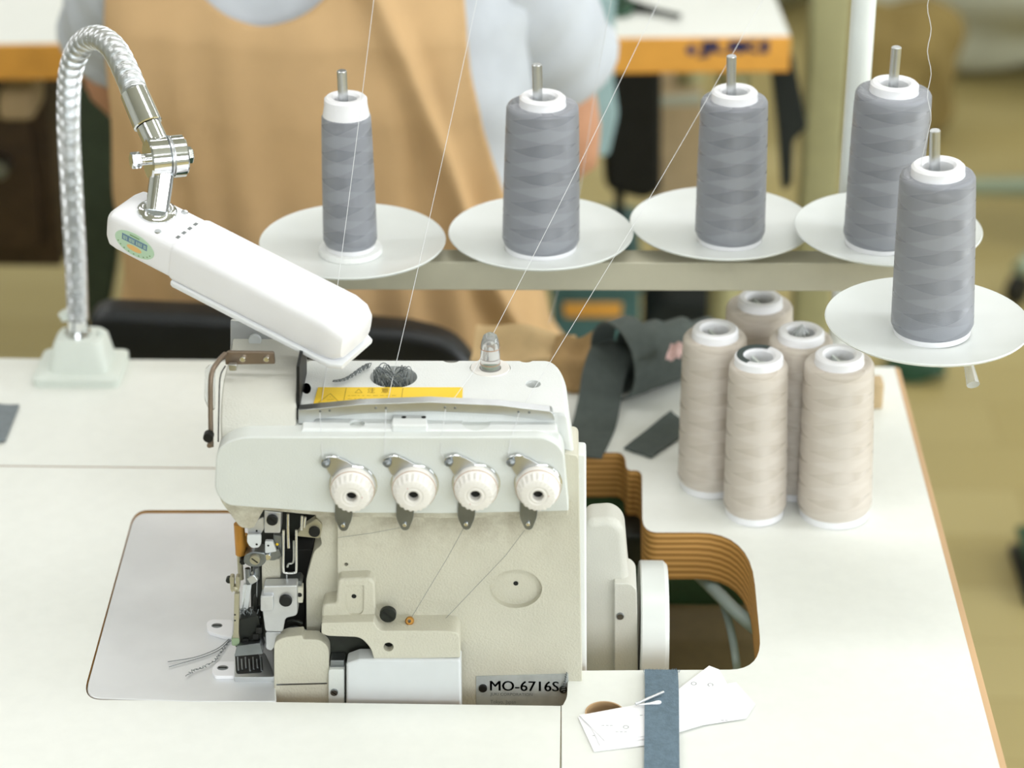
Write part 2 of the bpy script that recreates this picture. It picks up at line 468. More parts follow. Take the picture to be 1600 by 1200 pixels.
# ---------------------------------------------------------------- the setting
struct(box('floor', (-4, -2.1, -.05), (4.5, 6.5, 0), 'floor'))
struct(box('wall_back', (-4.1, 6.5, -.05), (4.6, 6.6, 3.1), 'wall'))
struct(box('wall_left', (-4.1, -2.1, -.05), (-4, 6.5, 3.1), 'wall'))
bm = bmesh.new()
for lo_, hi_ in (((-4.1, -2.2, -.05), (4.6, -2.1, 1.05)), ((-4.1, -2.2, 2.45), (4.6, -2.1, 3.1)), ((-4.1, -2.2, 1.05), (-1.25, -2.1, 2.45)), ((3.45, -2.2, 1.05), (4.6, -2.1, 2.45))): add_box(bm, lo_, hi_)
struct(fin('wall_front', bm, 'wall'))
wnd = bpy.data.objects.new('window_2', None); COL.objects.link(wnd); wnd.location = (1.1, -2.15, 1.05); struct(wnd); WM[wnd] = Matrix.Translation((1.1, -2.15, 1.05))
for x_ in (-1.25, .30, 1.86, 3.41): box('window_frame', (x_, -2.18, 1.05), (x_ + .04, -2.12, 2.45), 'pole', wnd, .004)
for z_ in (1.05, 2.41): box('window_frame', (-1.21, -2.18, z_), (3.41, -2.12, z_ + .04), 'pole', wnd, .004)
for x_, w_ in ((-1.21, 1.51), (.34, 1.52), (1.90, 1.51)): box('pane', (x_, -2.152, 1.09), (x_ + w_, -2.148, 2.41), 'clear', wnd)
struct(box('ceiling', (-4.1, -2.2, 3.1), (4.6, 6.6, 3.2), 'wall'))
bm = bmesh.new()
for lo_, hi_ in (((4.5, -2.1, -.05), (4.6, 6.5, 1.05)), ((4.5, -2.1, 2.45), (4.6, 6.5, 3.1)), ((4.5, -2.1, 1.05), (4.6, .25, 2.45)), ((4.5, 2.95, 1.05), (4.6, 6.5, 2.45))): add_box(bm, lo_, hi_)
struct(fin('wall_right', bm, 'wall'))
wnd = bpy.data.objects.new('window_1', None); COL.objects.link(wnd); wnd.location = (4.55, 1.6, 1.05); struct(wnd); WM[wnd] = Matrix.Translation((4.55, 1.6, 1.05))
for y_ in (.25, 1.58, 2.91): box('window_frame', (4.52, y_, 1.05), (4.58, y_ + .04, 2.45), 'pole', wnd, .004)
for z_ in (1.05, 2.41): box('window_frame', (4.52, .29, z_), (4.58, 2.91, z_ + .04), 'pole', wnd, .004)
for y_ in (.29, 1.62): box('pane', (4.548, y_, 1.09), (4.552, y_ + 1.29, 2.41), 'clear', wnd)

# ---------------------------------------------------------------- sewing table
XL, XR = -.85, .296
YF, YB = 1.255, PZ(0, 563).y + .004
table = thing('sewing_table', 'white laminate sewing table with plywood edge, machine set into it', 'table', (-.2, 1.55, 0))
def w2(x, y): return V((x, y, TT))
ys = PZ(0, 728).y
g = .0007
bx = PZ(420, 760).x
front_piece = [w2(XL, YF), w2(.0032, YF), PZ(876, 1103)] + [PZ(*p) for p in rpoly([(500, 1099), (128, 1093), (210, 797), (420, 797)], [0, 30, 22, 0], 8)][1:-1] + [PZ(420, 797), w2(bx, ys - g), w2(XL, ys - g)]
o = prism('front_panel', front_piece, (0, 0, -.042), ['laminate', 'ply'], table, 0, 3, 1)
edge = [(879, 1103), (886, 1092), (888, 1049), (1187, 1047), (1194, 1047), (1174, 846), (1172, 832), (1005, 832), (1003, 735), (979, 735), (976, 707), (425, 707)]
rad = [2, 6, 22, 0, 42, 6, 75, 22, 18, 8, 22, 0]
edge = [(879, 1103), (886, 1090), (888, 1048), (1192, 1046), (1172, 832), (1004, 832), (1003, 735), (979, 735), (976, 707), (425, 707)]
rad = [2, 6, 22, 52, 85, 24, 18, 8, 22, 0]
main_piece = [w2(XL, YB), w2(XL, ys + g), w2(bx + .001, ys + g)] + [PZ(*p) for p in reversed(rpoly(edge, rad, 8))] + [w2(.0046, YF), w2(XR - .004, YF), w2(XR - .004, YB)]
mainp = prism('main_panel', main_piece, (0, 0, -.042), ['laminate', 'ply'], table, 0, 3, 1)
hc = PZ(945, 1114)
cut(mainp, lambda bm: add_lathe(bm, [(0, -.02), (.0135, -.02), (.0135, .01), (0, .01)], 32, Matrix.Translation(hc)))
lathe('hole_rim', [(.0135, -.012), (.0135, .0004), (.0125, .0004), (.0125, -.012)], 'edge_wood', table, 32, Matrix.Translation(hc))
lathe('hole_plug', [(0, -.008), (.0124, -.008), (.0124, -.012), (0, -.012)], 'dull', table, 32, Matrix.Translation(hc))
# banding of the right edge, with a rounded top
bm = bmesh.new()
prof = [(XR - .004, TT), (XR - .0015, TT - .0004), (XR + .0012, TT - .002), (XR + .002, TT - .005), (XR + .002, TT - .042), (XR - .004, TT - .042)]
add_prism(bm, [V((x, YF, z)) for x, z in prof], (0, YB - YF, 0))
fin('edge_band', bm, 'edge_wood', table)
for x in (XL + .06, XR - .06):
    for y in (YF + .06, YB - .06):
        box('leg', (x - .02, y - .02, 0), (x + .02, y + .02, TT - .0425), 'palegreen', table, .003)
box('frame_rail', (XR - .075, YF + .08, TT - .12), (XR - .045, YB - .08, TT - .0425), 'palegreen', table, .002)
box('frame_rail', (XL + .05, YB - .10, TT - .12), (XR - .08, YB - .07, TT - .0425), 'palegreen', table, .002)

# things under the cut-out
mp_ = thing('motor_housing', 'dark green motor housing hanging in the table cut-out behind the handwheel', 'motor', PZ(1080, 960, -.14))
a = PZ(1090, 905, -.07)
box('housing', (a.x - .10, a.y + .035, TT - .12), (a.x + .05, a.y + .13, TT - .0425), 'greencast', mp_, .008)
box('bracket', (a.x - .12, a.y + .02, TT - .0425 - .03), (a.x + .03, a.y + .06, TT - .0423), 'darksteel', mp_, .004)
tag(tube('air_hose', smoothpath([PZ(1085, 890, -.055), PZ(1120, 925, -.05), PZ(1150, 955, -.05), PZ(1185, 985, -.06), PZ(1215, 1010, -.10)]), .0055, 'hose'), 'thick pale grey hose crossing the table cut-out by its right edge', 'hose')
tag(tube('thin_cable', smoothpath([PZ(1100, 880, -.075), PZ(1132, 950, -.07), PZ(1145, 1000, -.07), PZ(1152, 1050, -.08), PZ(1155, 1100, -.2)]), .0032, 'hose'), 'thin grey cable hanging in the cut-out beside the thick hose', 'cable')
kt = thing('knee_tray', 'brown wooden tray low under the table cut-out', 'tray', PZ(1080, 1000, -.18))
a = PZ(1080, 1010, -.18)
box('tray_bottom', (a.x - .2, a.y - .12, a.z - .012), (a.x + .075, a.y + .10, a.z), 'traywood', kt, .002)
box('tray_rim', (a.x - .2, a.y + .101, a.z - .012), (a.x + .075, a.y + .112, a.z + .03), 'traywood', kt, .002)

# ---------------------------------------------------------------- overlock machine
DY, DZ = .021, -.011
YFc = 1.375 + DY      # main face
YA = 1.360 + DY       # face of the arm panel
mc = thing('overlock_machine', 'white overlock sewing machine with four tension dials set into the table', 'sewing machine', (-.12, 1.45, TT - .02))

body = PP('body_casting', [(527, 760), (878, 760), (882, 708), (904, 712), (912, 1215), (527, 1215)], YFc, .04, 'cream', mc, [2, 0, 4, 8, 2, 2], .007, 6)
def bodycuts(bm):
    hole(bm, 806, 920, 41, YFc, .005, 30, 40)
    hole(bm, 541, 882, 3.2, YFc, .012)
    hole(bm, 687, 973, 4, YFc, .010, 3)
cut(body, bodycuts)
CY('screw_hole_shade', 806, 912, 4, YFc + .0045, .002, 'black', mc)  # black disc painting the shade inside the screw hole
PP('back_flange', [(850, 706), (916, 710), (917, 1215), (850, 1215)], 1.400 + DY, .018, 'enamel', mc, [0, 5, 0, 0], .002)

# arm panel and its sloping top
panel = PP('arm_panel', [(335, 768), (338, 700), (372, 683), (852, 683), (880, 700), (889, 799), (700, 803), (520, 802), (352, 790)], YA, .04, 'panel', mc, [18, 20, 26, 25, 30, 4, 0, 0, 14], .007, 6)
PP('panel_lip', [(352, 775), (520, 797), (700, 801), (888, 797), (887, 806), (700, 810), (520, 808), (356, 792)], YA + .0045, .03, 'cream', mc, 0, .001)
# nose under the arm
PP('arm_nose', [(340, 770), (520, 790), (520, 806), (412, 797), (396, 826), (376, 826), (346, 786)], YA + .008, .05, 'cream', mc, [6, 0, 0, 2, 6, 8, 10], .002)
# shelf + top housing (outline in plan, walls widen downwards)
def plan_loft(name, rings, mats, parent, bev=.003):
    bm = bmesh.new(); RR = [[bm.verts.new(p) for p in ring] for ring in rings]; k = len(rings[0])
    for A, B in zip(RR, RR[1:]):
        for i in range(k): bm.faces.new((A[i], A[(i + 1) % k], B[(i + 1) % k], B[i]))
    top = bm.faces.new(RR[0]); bm.faces.new(list(reversed(RR[-1])))
    bmesh.ops.recalc_face_normals(bm, faces=bm.faces)
    if bev: bmesh.ops.bevel(bm, geom=list(top.edges), offset=bev, segments=4, profile=.5, affect='EDGES')
    return fin(name, bm, mats, parent)
top_px = [(466, 638), (870, 645), (889, 650), (884, 592), (866, 562), (480, 562), (470, 575)]
trad = [2, 2, 14, 20, 30, 6, 6]
zt = .2075
base = [PZ(p.x, p.y, zt) for p in rpoly(top_px, trad, 6)]
cx = sum(p.x for p in base) / len(base); cy = sum(p.y for p in base) / len(base)
def grow(ring, z, kx, ky, yf=0, xl=-9): return [V((max(xl, cx + (p.x - cx) * (kx if p.x > cx else 1)), max(yf, cy + (p.y - cy) * (ky if p.y > cy else 1)), TT + z)) for p in ring]
xl_ = PY(560, 850, 1.41).x
tophouse = plan_loft('top_housing', [base, grow(base, zt - .02, 1.03, 1.06), grow(base, zt - .05, 1.09, 1.1, 1.406), grow(base, zt - .052, 1.10, 1.12, 1.406, xl_), grow(base, zt - .25, 1.11, 1.15, 1.406, xl_)], 'enamel', mc, .0025)
# shelf in front of the top, over the panel
zs_ = .2005
sh = [V((PZ(470, 652, zs_).x, 1.420, TT + zs_)), V((PZ(868, 655, zs_).x, 1.420, TT + zs_)), V((PZ(872, 676, zs_).x, 1.3885, TT + zs_)), V((PZ(470, 676, zs_).x, 1.3885, TT + zs_))]
shelf = prism('thread_shelf', [p for p in sh], (0, 0, -.03), 'enamel', mc, .002, 4)
def topcuts(bm):
    zhole(bm, 615, 589, 37, zt, .022, 32, .46)
    zhole(bm, 833, 600, 12, zt, .012, 24, .5)
    zhole(bm, 766, 575, 32, zt, .003, 32, .42)
    zhole(bm, 705, 562, 13, zt, .006, 20, .4); zhole(bm, 822, 562, 11, zt, .006, 20, .4)
    zhole(bm, 479, 607, 7, zt, .012, 20, 1.2)
cut(tophouse, topcuts)
def shelfcuts(bm):
    zhole(bm, 558, 662, 12, zs_, .012, 24, .55); zhole(bm, 744, 661, 22, zs_, .010, 24, .5)
cut(shelf, shelfcuts)
bl = PT('guide_block', [(614, 647), (666, 647), (669, 664), (611, 664)], .2042, .006, 'enamel', mc, 4, .0012)
for x in (631, 662): lathe('block_hole_shade', [(0, .0002), (.0016, .0002), (.0016, -.001), (0, -.001)], 'black', bl, 12, Matrix.Translation(PZ(x, 652, .2042)))  # black discs on the block, painted shade of two holes
# oil sight glass
c = PZ(766, 575, zt)
rim = lathe('sight_glass_ring', [(0, -.0015), (.0068, -.0015), (.0075, .0003), (.0132, .0006), (.0138, -.001), (.0136, -.004), (0, -.004)], 'ivory', mc, 40, Matrix.Translation(c))
sg = lathe('sight_glass', [(.0066, -.001), (.0068, .006), (.0064, .015), (.0060, .020), (.0046, .0245), (.0022, .0262), (0, .0266), (0, .0250), (.0022, .0246), (.0038, .023), (.0050, .019), (.0054, .006), (.0052, -.001)], 'dome', mc, 32, Matrix.Translation(c))
for z in (.004, .0155): lathe('red_ring', [(.0069, z), (.00705, z + .0003), (.0069, z + .0006)], 'redline', sg, 32, Matrix.Translation(c))
lathe('green_float', [(0, 0), (.0030, 0), (.0034, .002), (.0020, .004), (0, .0045)], 'dkgreen', sg, 16, Matrix.Translation(c))
# tangle of thread ends in the oval top hole and on the top
random.seed(3)
bm = bmesh.new(); c = PZ(615, 590, zt)
for i in range(34):
    a0 = random.uniform(0, 2 * PI); a1 = a0 + random.uniform(1.2, 2.8); r = random.uniform(.006, .014)
    P = [c + V((r * math.cos(a0 + (a1 - a0) * t), .75 * r * math.sin(a0 + (a1 - a0) * t), -.012 + .019 * math.sin(PI * t) * random.uniform(.75, 1.05))) for t in (0, .2, .4, .6, .8, 1)]
    add_tube(bm, smoothpath(P, 3), .00035, 4)
tag(fin('thread_tangle', bm, 'threaddark', mc, 60), 'tangle of grey thread ends stuffed in the oval hole', None, kind='stuff')
bm = bmesh.new(); P = []
for i in range(300):
    t = i / 299; q = PZ(520 + 58 * t, 596 - 20 * t + 4 * math.sin(5 * t), zt + .0018)
    k = (.0012 + .0022 * t)
    P.append(q + V((.3 * k * math.sin(i * 1.1), k * math.cos(i * .9), abs(k * .6 * math.sin(i * .9)))))
add_tube(bm, P, .00028, 4)
tag(fin('thread_chain', bm, 'threaddark', None, 60), 'crinkled grey thread chain lying on the machine top by the lamp head', 'thread')
# yellow warning label
lab = PT('warning_label', [(497, 605), (723, 605), (722, 631), (489, 633)], zt + .0005, .0003, 'yellow', mc)
lo = PZ(493, 632, zt + .0006); lu = (PZ(722, 631, zt + .0006) - lo).normalized(); lv = V((0, 0, 1)).cross(lu)
sc = pxs(lo); vs = (PZ(497, 605, zt) - PZ(492, 632, zt)).length / 27
def lp(x, y, e=0): return lo + lu * ((x - 493) * sc) + lv * ((632 - y) * vs) + V((0, 0, e))
bm = bmesh.new()
for A, B in (((497, 629), (514, 615)), ((514, 615), (530, 629)), ((530, 629), (497, 629)), ((538, 606), (536, 631)), ((628, 607), (626, 630)), ((510, 625), (521, 624)), ((514, 620), (515, 620.5))):
    p, q = lp(*A), lp(*B); d = (q - p).normalized(); s = V((0, 0, 1)).cross(d) * .00022
    bm.faces.new([bm.verts.new(v) for v in (p - s, q - s, q + s, p + s)])
for row in (618.5, 623.5):
    x = 542
    while x < 620:
        wdt = random.uniform(3, 8); p, q = lp(x, row), lp(min(x + wdt, 622), row); s = lv * .00025
        bm.faces.new([bm.verts.new(v) for v in (p - s, q - s, q + s, p + s)]); x += wdt + random.uniform(2, 4)
fin('label_print', bm, 'print', lab)
bm = bmesh.new()
for A, B in (((553, 614), (558, 608)), ((558, 608), (564, 614)), ((564, 614), (553, 614))):
    p, q = lp(*A), lp(*B); d = (q - p).normalized(); s = V((0, 0, 1)).cross(d) * .0002
    bm.faces.new([bm.verts.new(v) for v in (p - s, q - s, q + s, p + s)])
fin('label_triangle', bm, 'print', lab)
text('label_character', '注', lp(572, 614.5), lu, lv, 12 * sc, 8 * vs, 'print', lab)
text('label_character', '意', lp(594, 614.5), lu, lv, 12 * sc, 8 * vs, 'print', lab)
# thread guide bar over the shelf
up = [(466, 641), (560, 632), (670, 628), (780, 633), (862, 643), (867, 657), (846, 657), (780, 648), (670, 643), (560, 647), (492, 655), (488, 664), (466, 662)]
gb = PP('guide_bar', up, 1.377 + DY, .008, 'steel', mc, [2, 0, 0, 0, 4, 2, 2, 0, 0, 0, 3, 2, 2], .0006)
for x, y in ((500, 643), (515, 642), (587, 638), (603, 638), (695, 637), (711, 638), (810, 644), (827, 645)): CY('guide_eye', x, y, 2, 1.3765 + DY, .002, 'dull', gb, 10)

# left hood over the needle drive
xa, xb = PY(345, 650, 1.38 + DY).x, PY(463, 650, 1.38 + DY).x
prof = [(1.374 + DY, .15), (1.373 + DY, .185), (1.3745 + DY, .205), (1.381 + DY, .2185), (1.393 + DY, .2275), (1.410 + DY, .231), (1.445 + DY, .232), (1.455 + DY, .228), (1.458 + DY, .15)]
q = [V((xa, y, TT + z)) for y, z in smoothpath([(y, z, 0) for y, z in prof], 4) for _ in [0]] if False else [V((xa, p.x, TT + p.y + DZ)) for p in smoothpath([(y, z, 0) for y, z in prof], 4)]
prism('hood', q, (xb - xa, 0, 0), 'housing', mc, .003, 4)
# seam gap, eye guard and its bronze hinge
PP('hood_gap', [(463, 572), (468, 572), (468, 668), (463, 668)], 1.384 + DY, .05, 'black', mc, 0, 0)
eg = PP('eye_guard', [(360, 500), (445, 512), (442, 556), (360, 556)], 1.452 + DY, .0022, 'clear', mc, [3, 3, 0, 0], .0004)
for x, y in ((366, 536), (377, 540), (410, 541)): CY('guard_rivet', x, y, 3, 1.4505 + DY, .002, 'steel', eg, 10)
CY('guard_roller', 398, 533, 10, 1.449 + DY, .003, 'whitemetal', eg)
br = PP('hinge_strip', [(352, 553), (356, 550), (428, 551), (430, 569), (352, 570)], 1.4055 + DY, .003, 'brownsteel', mc, [2, 2, 4, 3, 2], .0005)
for x in (379, 416): screw('hinge_screw', x, 562, 4.5, 1.403 + DY, 'chrome', br, False)
PP('hinge_hook', [(356, 570), (370, 570), (370, 580), (358, 580)], 1.3985 + DY, .004, 'steel', mc, 3, .0004)
TB('guard_frame', [(352, 553, 1.405 + DY), (340, 566, 1.395 + DY), (330, 588, 1.385 + DY), (329, 640, 1.38 + DY), (330, 698, 1.375 + DY)], 4.2, 'brownsteel', mc)
PP('guard_edge', [(320, 577), (330, 570), (336, 580), (336, 642), (326, 640), (319, 625)], 1.40 + DY, .003, 'clear', mc, 5, .0006)
TB('hood_seam', [(352, 572, 1.392 + DY), (344, 590, 1.379 + DY), (342, 640, 1.3735 + DY), (341, 690, 1.373 + DY)], 1.1, 'black', mc)
kb = CY('guard_knob', 325, 685, 8, 1.368 + DY, .006, 'black', mc)
CY('guard_stub', 327, 697, 4, 1.369 + DY, .004, 'brownsteel', mc)

# tension dials
def dial(x, y, i):
    a = PY(x, y, YA); s = pxs(a)
    mt = Matrix.Translation(a) @ Matrix.Rotation(PI / 2, 4, 'X')       # local +Z -> -Y (towards the viewer)
    d = lathe('tension_dial', [(0, .003), (.0146, .003), (.0147, .0065), (.0144, .0072), (.0142, .0086), (.0138, .0092), (.0136, .0100), (.0120, .0158), (.0108, .0166), (.0070, .0172), (.0058, .0168), (.0050, .0174), (.0042, .0172), (.0036, .0166), (.0034, .012), (0, .012)], 'ivory', mc, 84, mt, 25,
              lambda k, z: (.94 if (k % 4 > 1 and .0095 < z < .0160) else 1))
    lathe('tension_disc', [(0, -.0005), (.0156, -.0005), (.0161, .0002), (.0158, .0010), (.0150, .0012), (.0154, .0020), (.0150, .0028), (0, .0030)], 'chrome', d, 48, mt)
    lathe('dial_line', [(.0142, .0080), (.01455, .0082), (.0142, .0086)], 'redline', d, 48, mt)
    lathe('dial_hole_shade', [(0, .0125), (.0033, .0125), (.0033, .0120), (0, .0120)], 'black', d, 20, mt)  # black disc for the shade deep in the dial
    t = i * 2.1
    lathe('dial_dot', [(0, .0175), (.0005, .0175), (.0005, .0166), (0, .0166)], 'pink', d, 8, mt @ Matrix.Translation((.007 * math.cos(t), .007 * math.sin(t), -.0003)))
    # upper thread guide
    u = PP('thread_guide', [(x - 47, y - 38), (x - 32, y - 45), (x - 14, y - 38), (x + 4, y - 28), (x - 24, y + 2), (x - 40, y - 20)], YA - .0025, .002, 'steel', mc, 3, .0004)
    TB('guide_lip', [(x - 48, y - 30, YA - .004), (x - 47, y - 39, YA - .004), (x - 33, y - 44, YA - .004), (x - 24, y - 42, YA - .003)], 1.8, 'chrome', u, 6)
    b = PY(x - 43, y - 33, YA - .004)
    lathe('guide_stud', [(0, .0036), (.0018, .003), (.0028, .0014), (.003, 0), (.003, -.002), (0, -.002)], 'dull', u, 14, Matrix.Translation(b) @ Matrix.Rotation(PI / 2, 4, 'X'))
    # lower tongue
    v = PP('lower_guide', [(x - 28, y + 20), (x - 0, y + 20), (x - 2, y + 54), (x - 10, y + 73), (x - 20, y + 73), (x - 29, y + 54)], YA - .002, .0014, 'dull', mc, [0, 0, 6, 7, 7, 6], .0004)
    CY('guide_stud', x - 16, y + 65, 3.4, YA - .0035, .002, 'chrome', v, 12)
for i, (x, y) in enumerate(((552, 757), (648, 756), (744, 755), (841, 755))): dial(x, y, i)

# casting around the loopers
up = PP('looper_bracket', [(503, 946), (525, 943), (528, 905), (578, 903), (586, 912), (587, 980), (502, 984)], YFc - .010, .03, 'cream', mc, [8, 4, 6, 12, 4, 0, 0], .002, 4)
cut(up, lambda bm: add_prism(bm, [PY(p.x, p.y, YFc - .014) for p in rpoly([(539, 919), (568, 919), (568, 966), (539, 966)], [3, 3, 13, 13])], (0, .0055, 0)) and None)
CY('screw_hole_shade', 553, 932, 4, YFc - .0088, .001, 'black', up, 14)  # shade of the hole painted as a black disc
ledge = PP('looper_ledge', [(502, 974), (584, 972), (592, 986), (700, 986), (718, 990), (719, 1028), (584, 1030), (580, 1014), (564, 996), (512, 994), (502, 990)], YFc - .020, .028, 'cream', mc, [3, 2, 8, 0, 14, 2, 2, 8, 10, 3, 3], .0018, 4)
cut(ledge, lambda bm: hole(bm, 607, 1011, 8, YFc - .020, .02))
CY('screw_hole_shade', 607, 1011, 7.6, YFc - .014, .001, 'black', ledge, 18)  # black disc closing the cut hole, its shade in colour
screw('ledge_screw', 606, 962, 13, YFc - .012, 'darksteel', mc)
a = PY(640, 970, YFc - .009)
lathe('thread_eyelet', [(.0012, .003), (.0022, .003), (.003, .002), (.003, -.002), (.0012, -.002)], 'brass', mc, 18, Matrix.Translation(a) @ Matrix.Rotation(PI / 2 - .5, 4, 'X'))
PP('looper_recess', [(500, 985), (590, 985), (590, 1036), (500, 1036)], YFc - .004, .02, 'recess', mc, 0, 0)
fc = PP('front_cover', [(541, 1038), (560, 1031), (720, 1031), (722, 1215), (541, 1215)], YFc - .022, .015, 'whitemetal', mc, [3, 2, 6, 0, 0], .002, 4)
fl = PP('hinge_flap', [(513, 1046), (538, 1046), (538, 1215), (513, 1215)], YFc - .018, .012, 'panel', mc, [6, 2, 0, 0], .0012)
screw('flap_screw', 522, 1083, 6, YFc - .0195, 'dull', fl)
PP('hinge_pin', [(516, 1032), (538, 1032), (538, 1046), (516, 1046)], YFc - .015, .01, 'dull', mc, 2, .001)
lc = PP('looper_cover', [(428, 1004), (444, 996), (472, 993), (474, 999), (500, 1000), (514, 1012), (516, 1215), (428, 1215)], YFc - .014, .012, 'cream', mc, [8, 6, 2, 2, 8, 12, 0, 0], .0015)
PP('cover_seam', [(432, 1069), (511, 1067), (511, 1069), (432, 1071)], YFc - .0143, .001, 'dull', lc, 0, 0)

# inner column and dark cavity behind the needles
PP('needle_cavity', [(392, 790), (530, 790), (530, 1120), (392, 1120)], YFc + .05, .01, 'recess', mc, 0, 0)
PP('inner_column', [(492, 800), (529, 800), (529, 930), (504, 953), (501, 996), (479, 990), (478, 906), (490, 862), (503, 851), (498, 830)], YFc + .006, .04, 'cream', mc, [2, 0, 6, 4, 4, 8, 4, 6, 4, 4], .002)
PP('cavity_block', [(440, 860), (490, 858), (488, 880), (478, 910), (476, 990), (440, 990)], YFc + .02, .02, 'black', mc, 4, .001)
PP('cavity_lever', [(462, 838), (500, 842), (504, 820), (494, 810), (470, 826)], YFc + .004, .006, 'olive', mc, 4, .0008)
screw('lever_screw', 491, 832, 9, YFc + .002, 'black', mc, False)
CY('cavity_pin', 500, 802, 8, YFc + .01, .02, 'darksteel', mc)
# needle bar group
a = PY(374, 824, YA + .022)
def vcyl(name, x, y0, y1, rpx, Y, mats, parent=mc, seg=18, bev=.0003):
    a = PY(x, y0, Y); b = PY(x, y1, Y); b.x = a.x
    return cyl(name, b, a, rpx * pxs(a), mats, parent, seg, None, bev)
vcyl('needle_bar_bushing', 373.5, 818, 866, 8.5, YFc + .005, 'brass')
vcyl('needle_bar_bushing', 382, 835, 868, 6, YFc + .012, 'brass')
vcyl('needle_bar', 374, 860, 905, 4.5, YFc + .005, 'olive')
gp = PP('thread_guide_plate', [(387, 818), (412, 808), (413, 826), (407, 835), (387, 836)], YFc - .004, .0015, 'castmetal', mc, 2, .0004)
CY('guide_hole_shade', 401, 830, 1.8, YFc - .0044, .001, 'black', gp, 10)  # black disc on the plate, painted shade of an eyelet
g2 = PP('thread_guide_foot', [(386, 836), (408, 836), (408, 850), (404, 856), (392, 856), (386, 848)], YFc - .008, .002, 'whitemetal', mc, 3, .0004)
CY('guide_hole_shade', 401, 851, 2, YFc - .0084, .001, 'black', g2, 10)  # hole shade as a black disc on the foot
cb_ = PP('clamp_block', [(413, 798), (439, 801), (438, 833), (413, 833)], YFc - .006, .012, 'castmetal', mc, 2, .0008)
screw('clamp_screw', 425, 814, 9, YFc - .0085, 'black', cb_)
PP('small_bracket', [(414, 846), (426, 846), (432, 862), (414, 865)], YFc - .002, .003, 'whitemetal', mc, 2, .0004)
CY('guide_hole_shade', 419, 853, 1.8, YFc - .0024, .001, 'black', mc, 10)  # black disc painting the bracket hole's shade
PP('yellow_mark_plate', [(427, 836), (440, 838), (440, 870), (434, 874), (427, 860)], YFc + .002, .004, 'dull', mc, 2, .0005)
CY('yellow_dot', 433, 851, 2.5, YFc + .0017, .001, 'yellow', mc, 10)
PP('needle_clamp', [(382, 868), (396, 862), (414, 864), (416, 878), (408, 886), (390, 886), (380, 880)], YFc - .004, .012, 'dull', mc, 4, .001)
screw('needle_clamp_screw', 398, 876, 8, YFc - .007, 'olive', mc)
CY('clamp_nut', 379, 879, 5, YFc - .002, .008, 'black', mc, 6)
CY('clamp_washer', 418, 871, 5.5, YFc - .003, .004, 'chrome', mc)
PP('clamp_tail', [(420, 862), (436, 858), (440, 868), (430, 876), (420, 876)], YFc - .001, .004, 'dull', mc, 3, .0006)
pst = PP('presser_post', [(409, 874), (437, 874), (438, 912), (420, 918), (410, 940)], YFc + .004, .012, 'cream', mc, [2, 2, 2, 2, 2], .001)
vcyl('needle_holder', 387, 888, 912, 4.5, YFc - .001, 'dull')
vcyl('needle_holder', 400, 886, 905, 5, YFc + .002, 'dull')
PP('needle_holder_knob', [(384, 904), (396, 898), (404, 908), (392, 915)], YFc - .003, .006, 'steel', mc, 3, .0008)
PP('needle_shank', [(380, 914), (393, 912), (388, 950), (376, 960), (374, 975)], YFc - .001, .003, 'whitemetal', mc, 1, .0003)
TB('needle', [(386, 912, YFc - .001), (376, 968, YFc - .001)], .9, 'chrome', mc, 6, 0)
TB('needle', [(391, 912, YFc + .001), (387, 968, YFc + .001)], .9, 'chrome', mc, 6, 0)
TB('needle', [(402, 904, YFc + .002), (401, 955, YFc + .002)], 1.3, 'dull', mc, 6, 0)
PP('needle_guard', [(396, 935), (402, 935), (402, 957), (396, 957)], YFc, .006, 'darksteel', mc, 1, .0006)
# take-up wires
tk = TB('take_up_loop', [(443, 828, YFc - .004), (443, 860, YFc - .004), (443, 890, YFc - .004), (446, 895, YFc - .004), (460, 895, YFc - .004), (463, 890, YFc - .004), (463, 860, YFc - .004), (463, 828, YFc - .004)], 2.0, 'chrome', mc, 8, 5)
TB('take_up_wire', [(450, 803, YFc - .002), (450, 830, YFc - .003), (451, 856, YFc - .004)], 2.3, 'chrome', mc)
TB('take_up_wire', [(472, 806, YFc), (471, 828, YFc)], 2.1, 'chrome', mc, 8, 0)
TB('take_up_wire', [(477, 808, YFc), (475, 824, YFc)], 2.1, 'chrome', mc, 8, 0)
TB('wire_hook', [(449, 886, YFc - .002), (451, 881, YFc - .002), (456, 880, YFc - .002), (459, 874, YFc - .002), (459, 845, YFc - .002)], 1.6, 'steel', mc)
TB('wire_post', [(448, 897, YFc - .002), (448, 915, YFc)], 1.4, 'steel', mc, 8, 0)
# presser foot group
pb = PP('presser_bracket', [(412, 916), (464, 915), (465, 962), (446, 966), (442, 988), (414, 987), (410, 955)], YFc - .010, .010, 'castmetal', mc, [3, 3, 6, 5, 4, 4, 3], .0014)
PP('bracket_boss', [(407, 932), (427, 931), (427, 955), (407, 956)], YFc - .0135, .010, 'castmetal', mc, 3, .0014)
screw('bracket_screw', 446, 940, 10, YFc - .0125, 'black', pb, False)
PP('bracket_top', [(414, 911), (468, 908), (472, 914), (466, 924), (414, 918)], YFc - .002, .012, 'dull', mc, 1, .0008)
PP('bracket_tab', [(465, 918), (473, 918), (473, 942), (465, 942)], YFc - .004, .006, 'cream', mc, 1, .0005)
CY('tab_hole_shade', 468, 930, 4, YFc - .0044, .001, 'black', mc, 12)  # no opening cut: black disc carries the hole's shade
PP('bracket_tail', [(414, 987), (440, 988), (434, 1006), (424, 1018), (415, 1014)], YFc - .006, .006, 'castmetal', mc, 4, .0008)
TB('cavity_link', [(450, 972, YFc + .004), (462, 970, YFc + .002), (472, 974, YFc + .002)], 3, 'darksteel', mc)
TB('cavity_link', [(448, 984, YFc + .004), (462, 980, YFc), (478, 986, YFc)], 2.4, 'dull', mc)
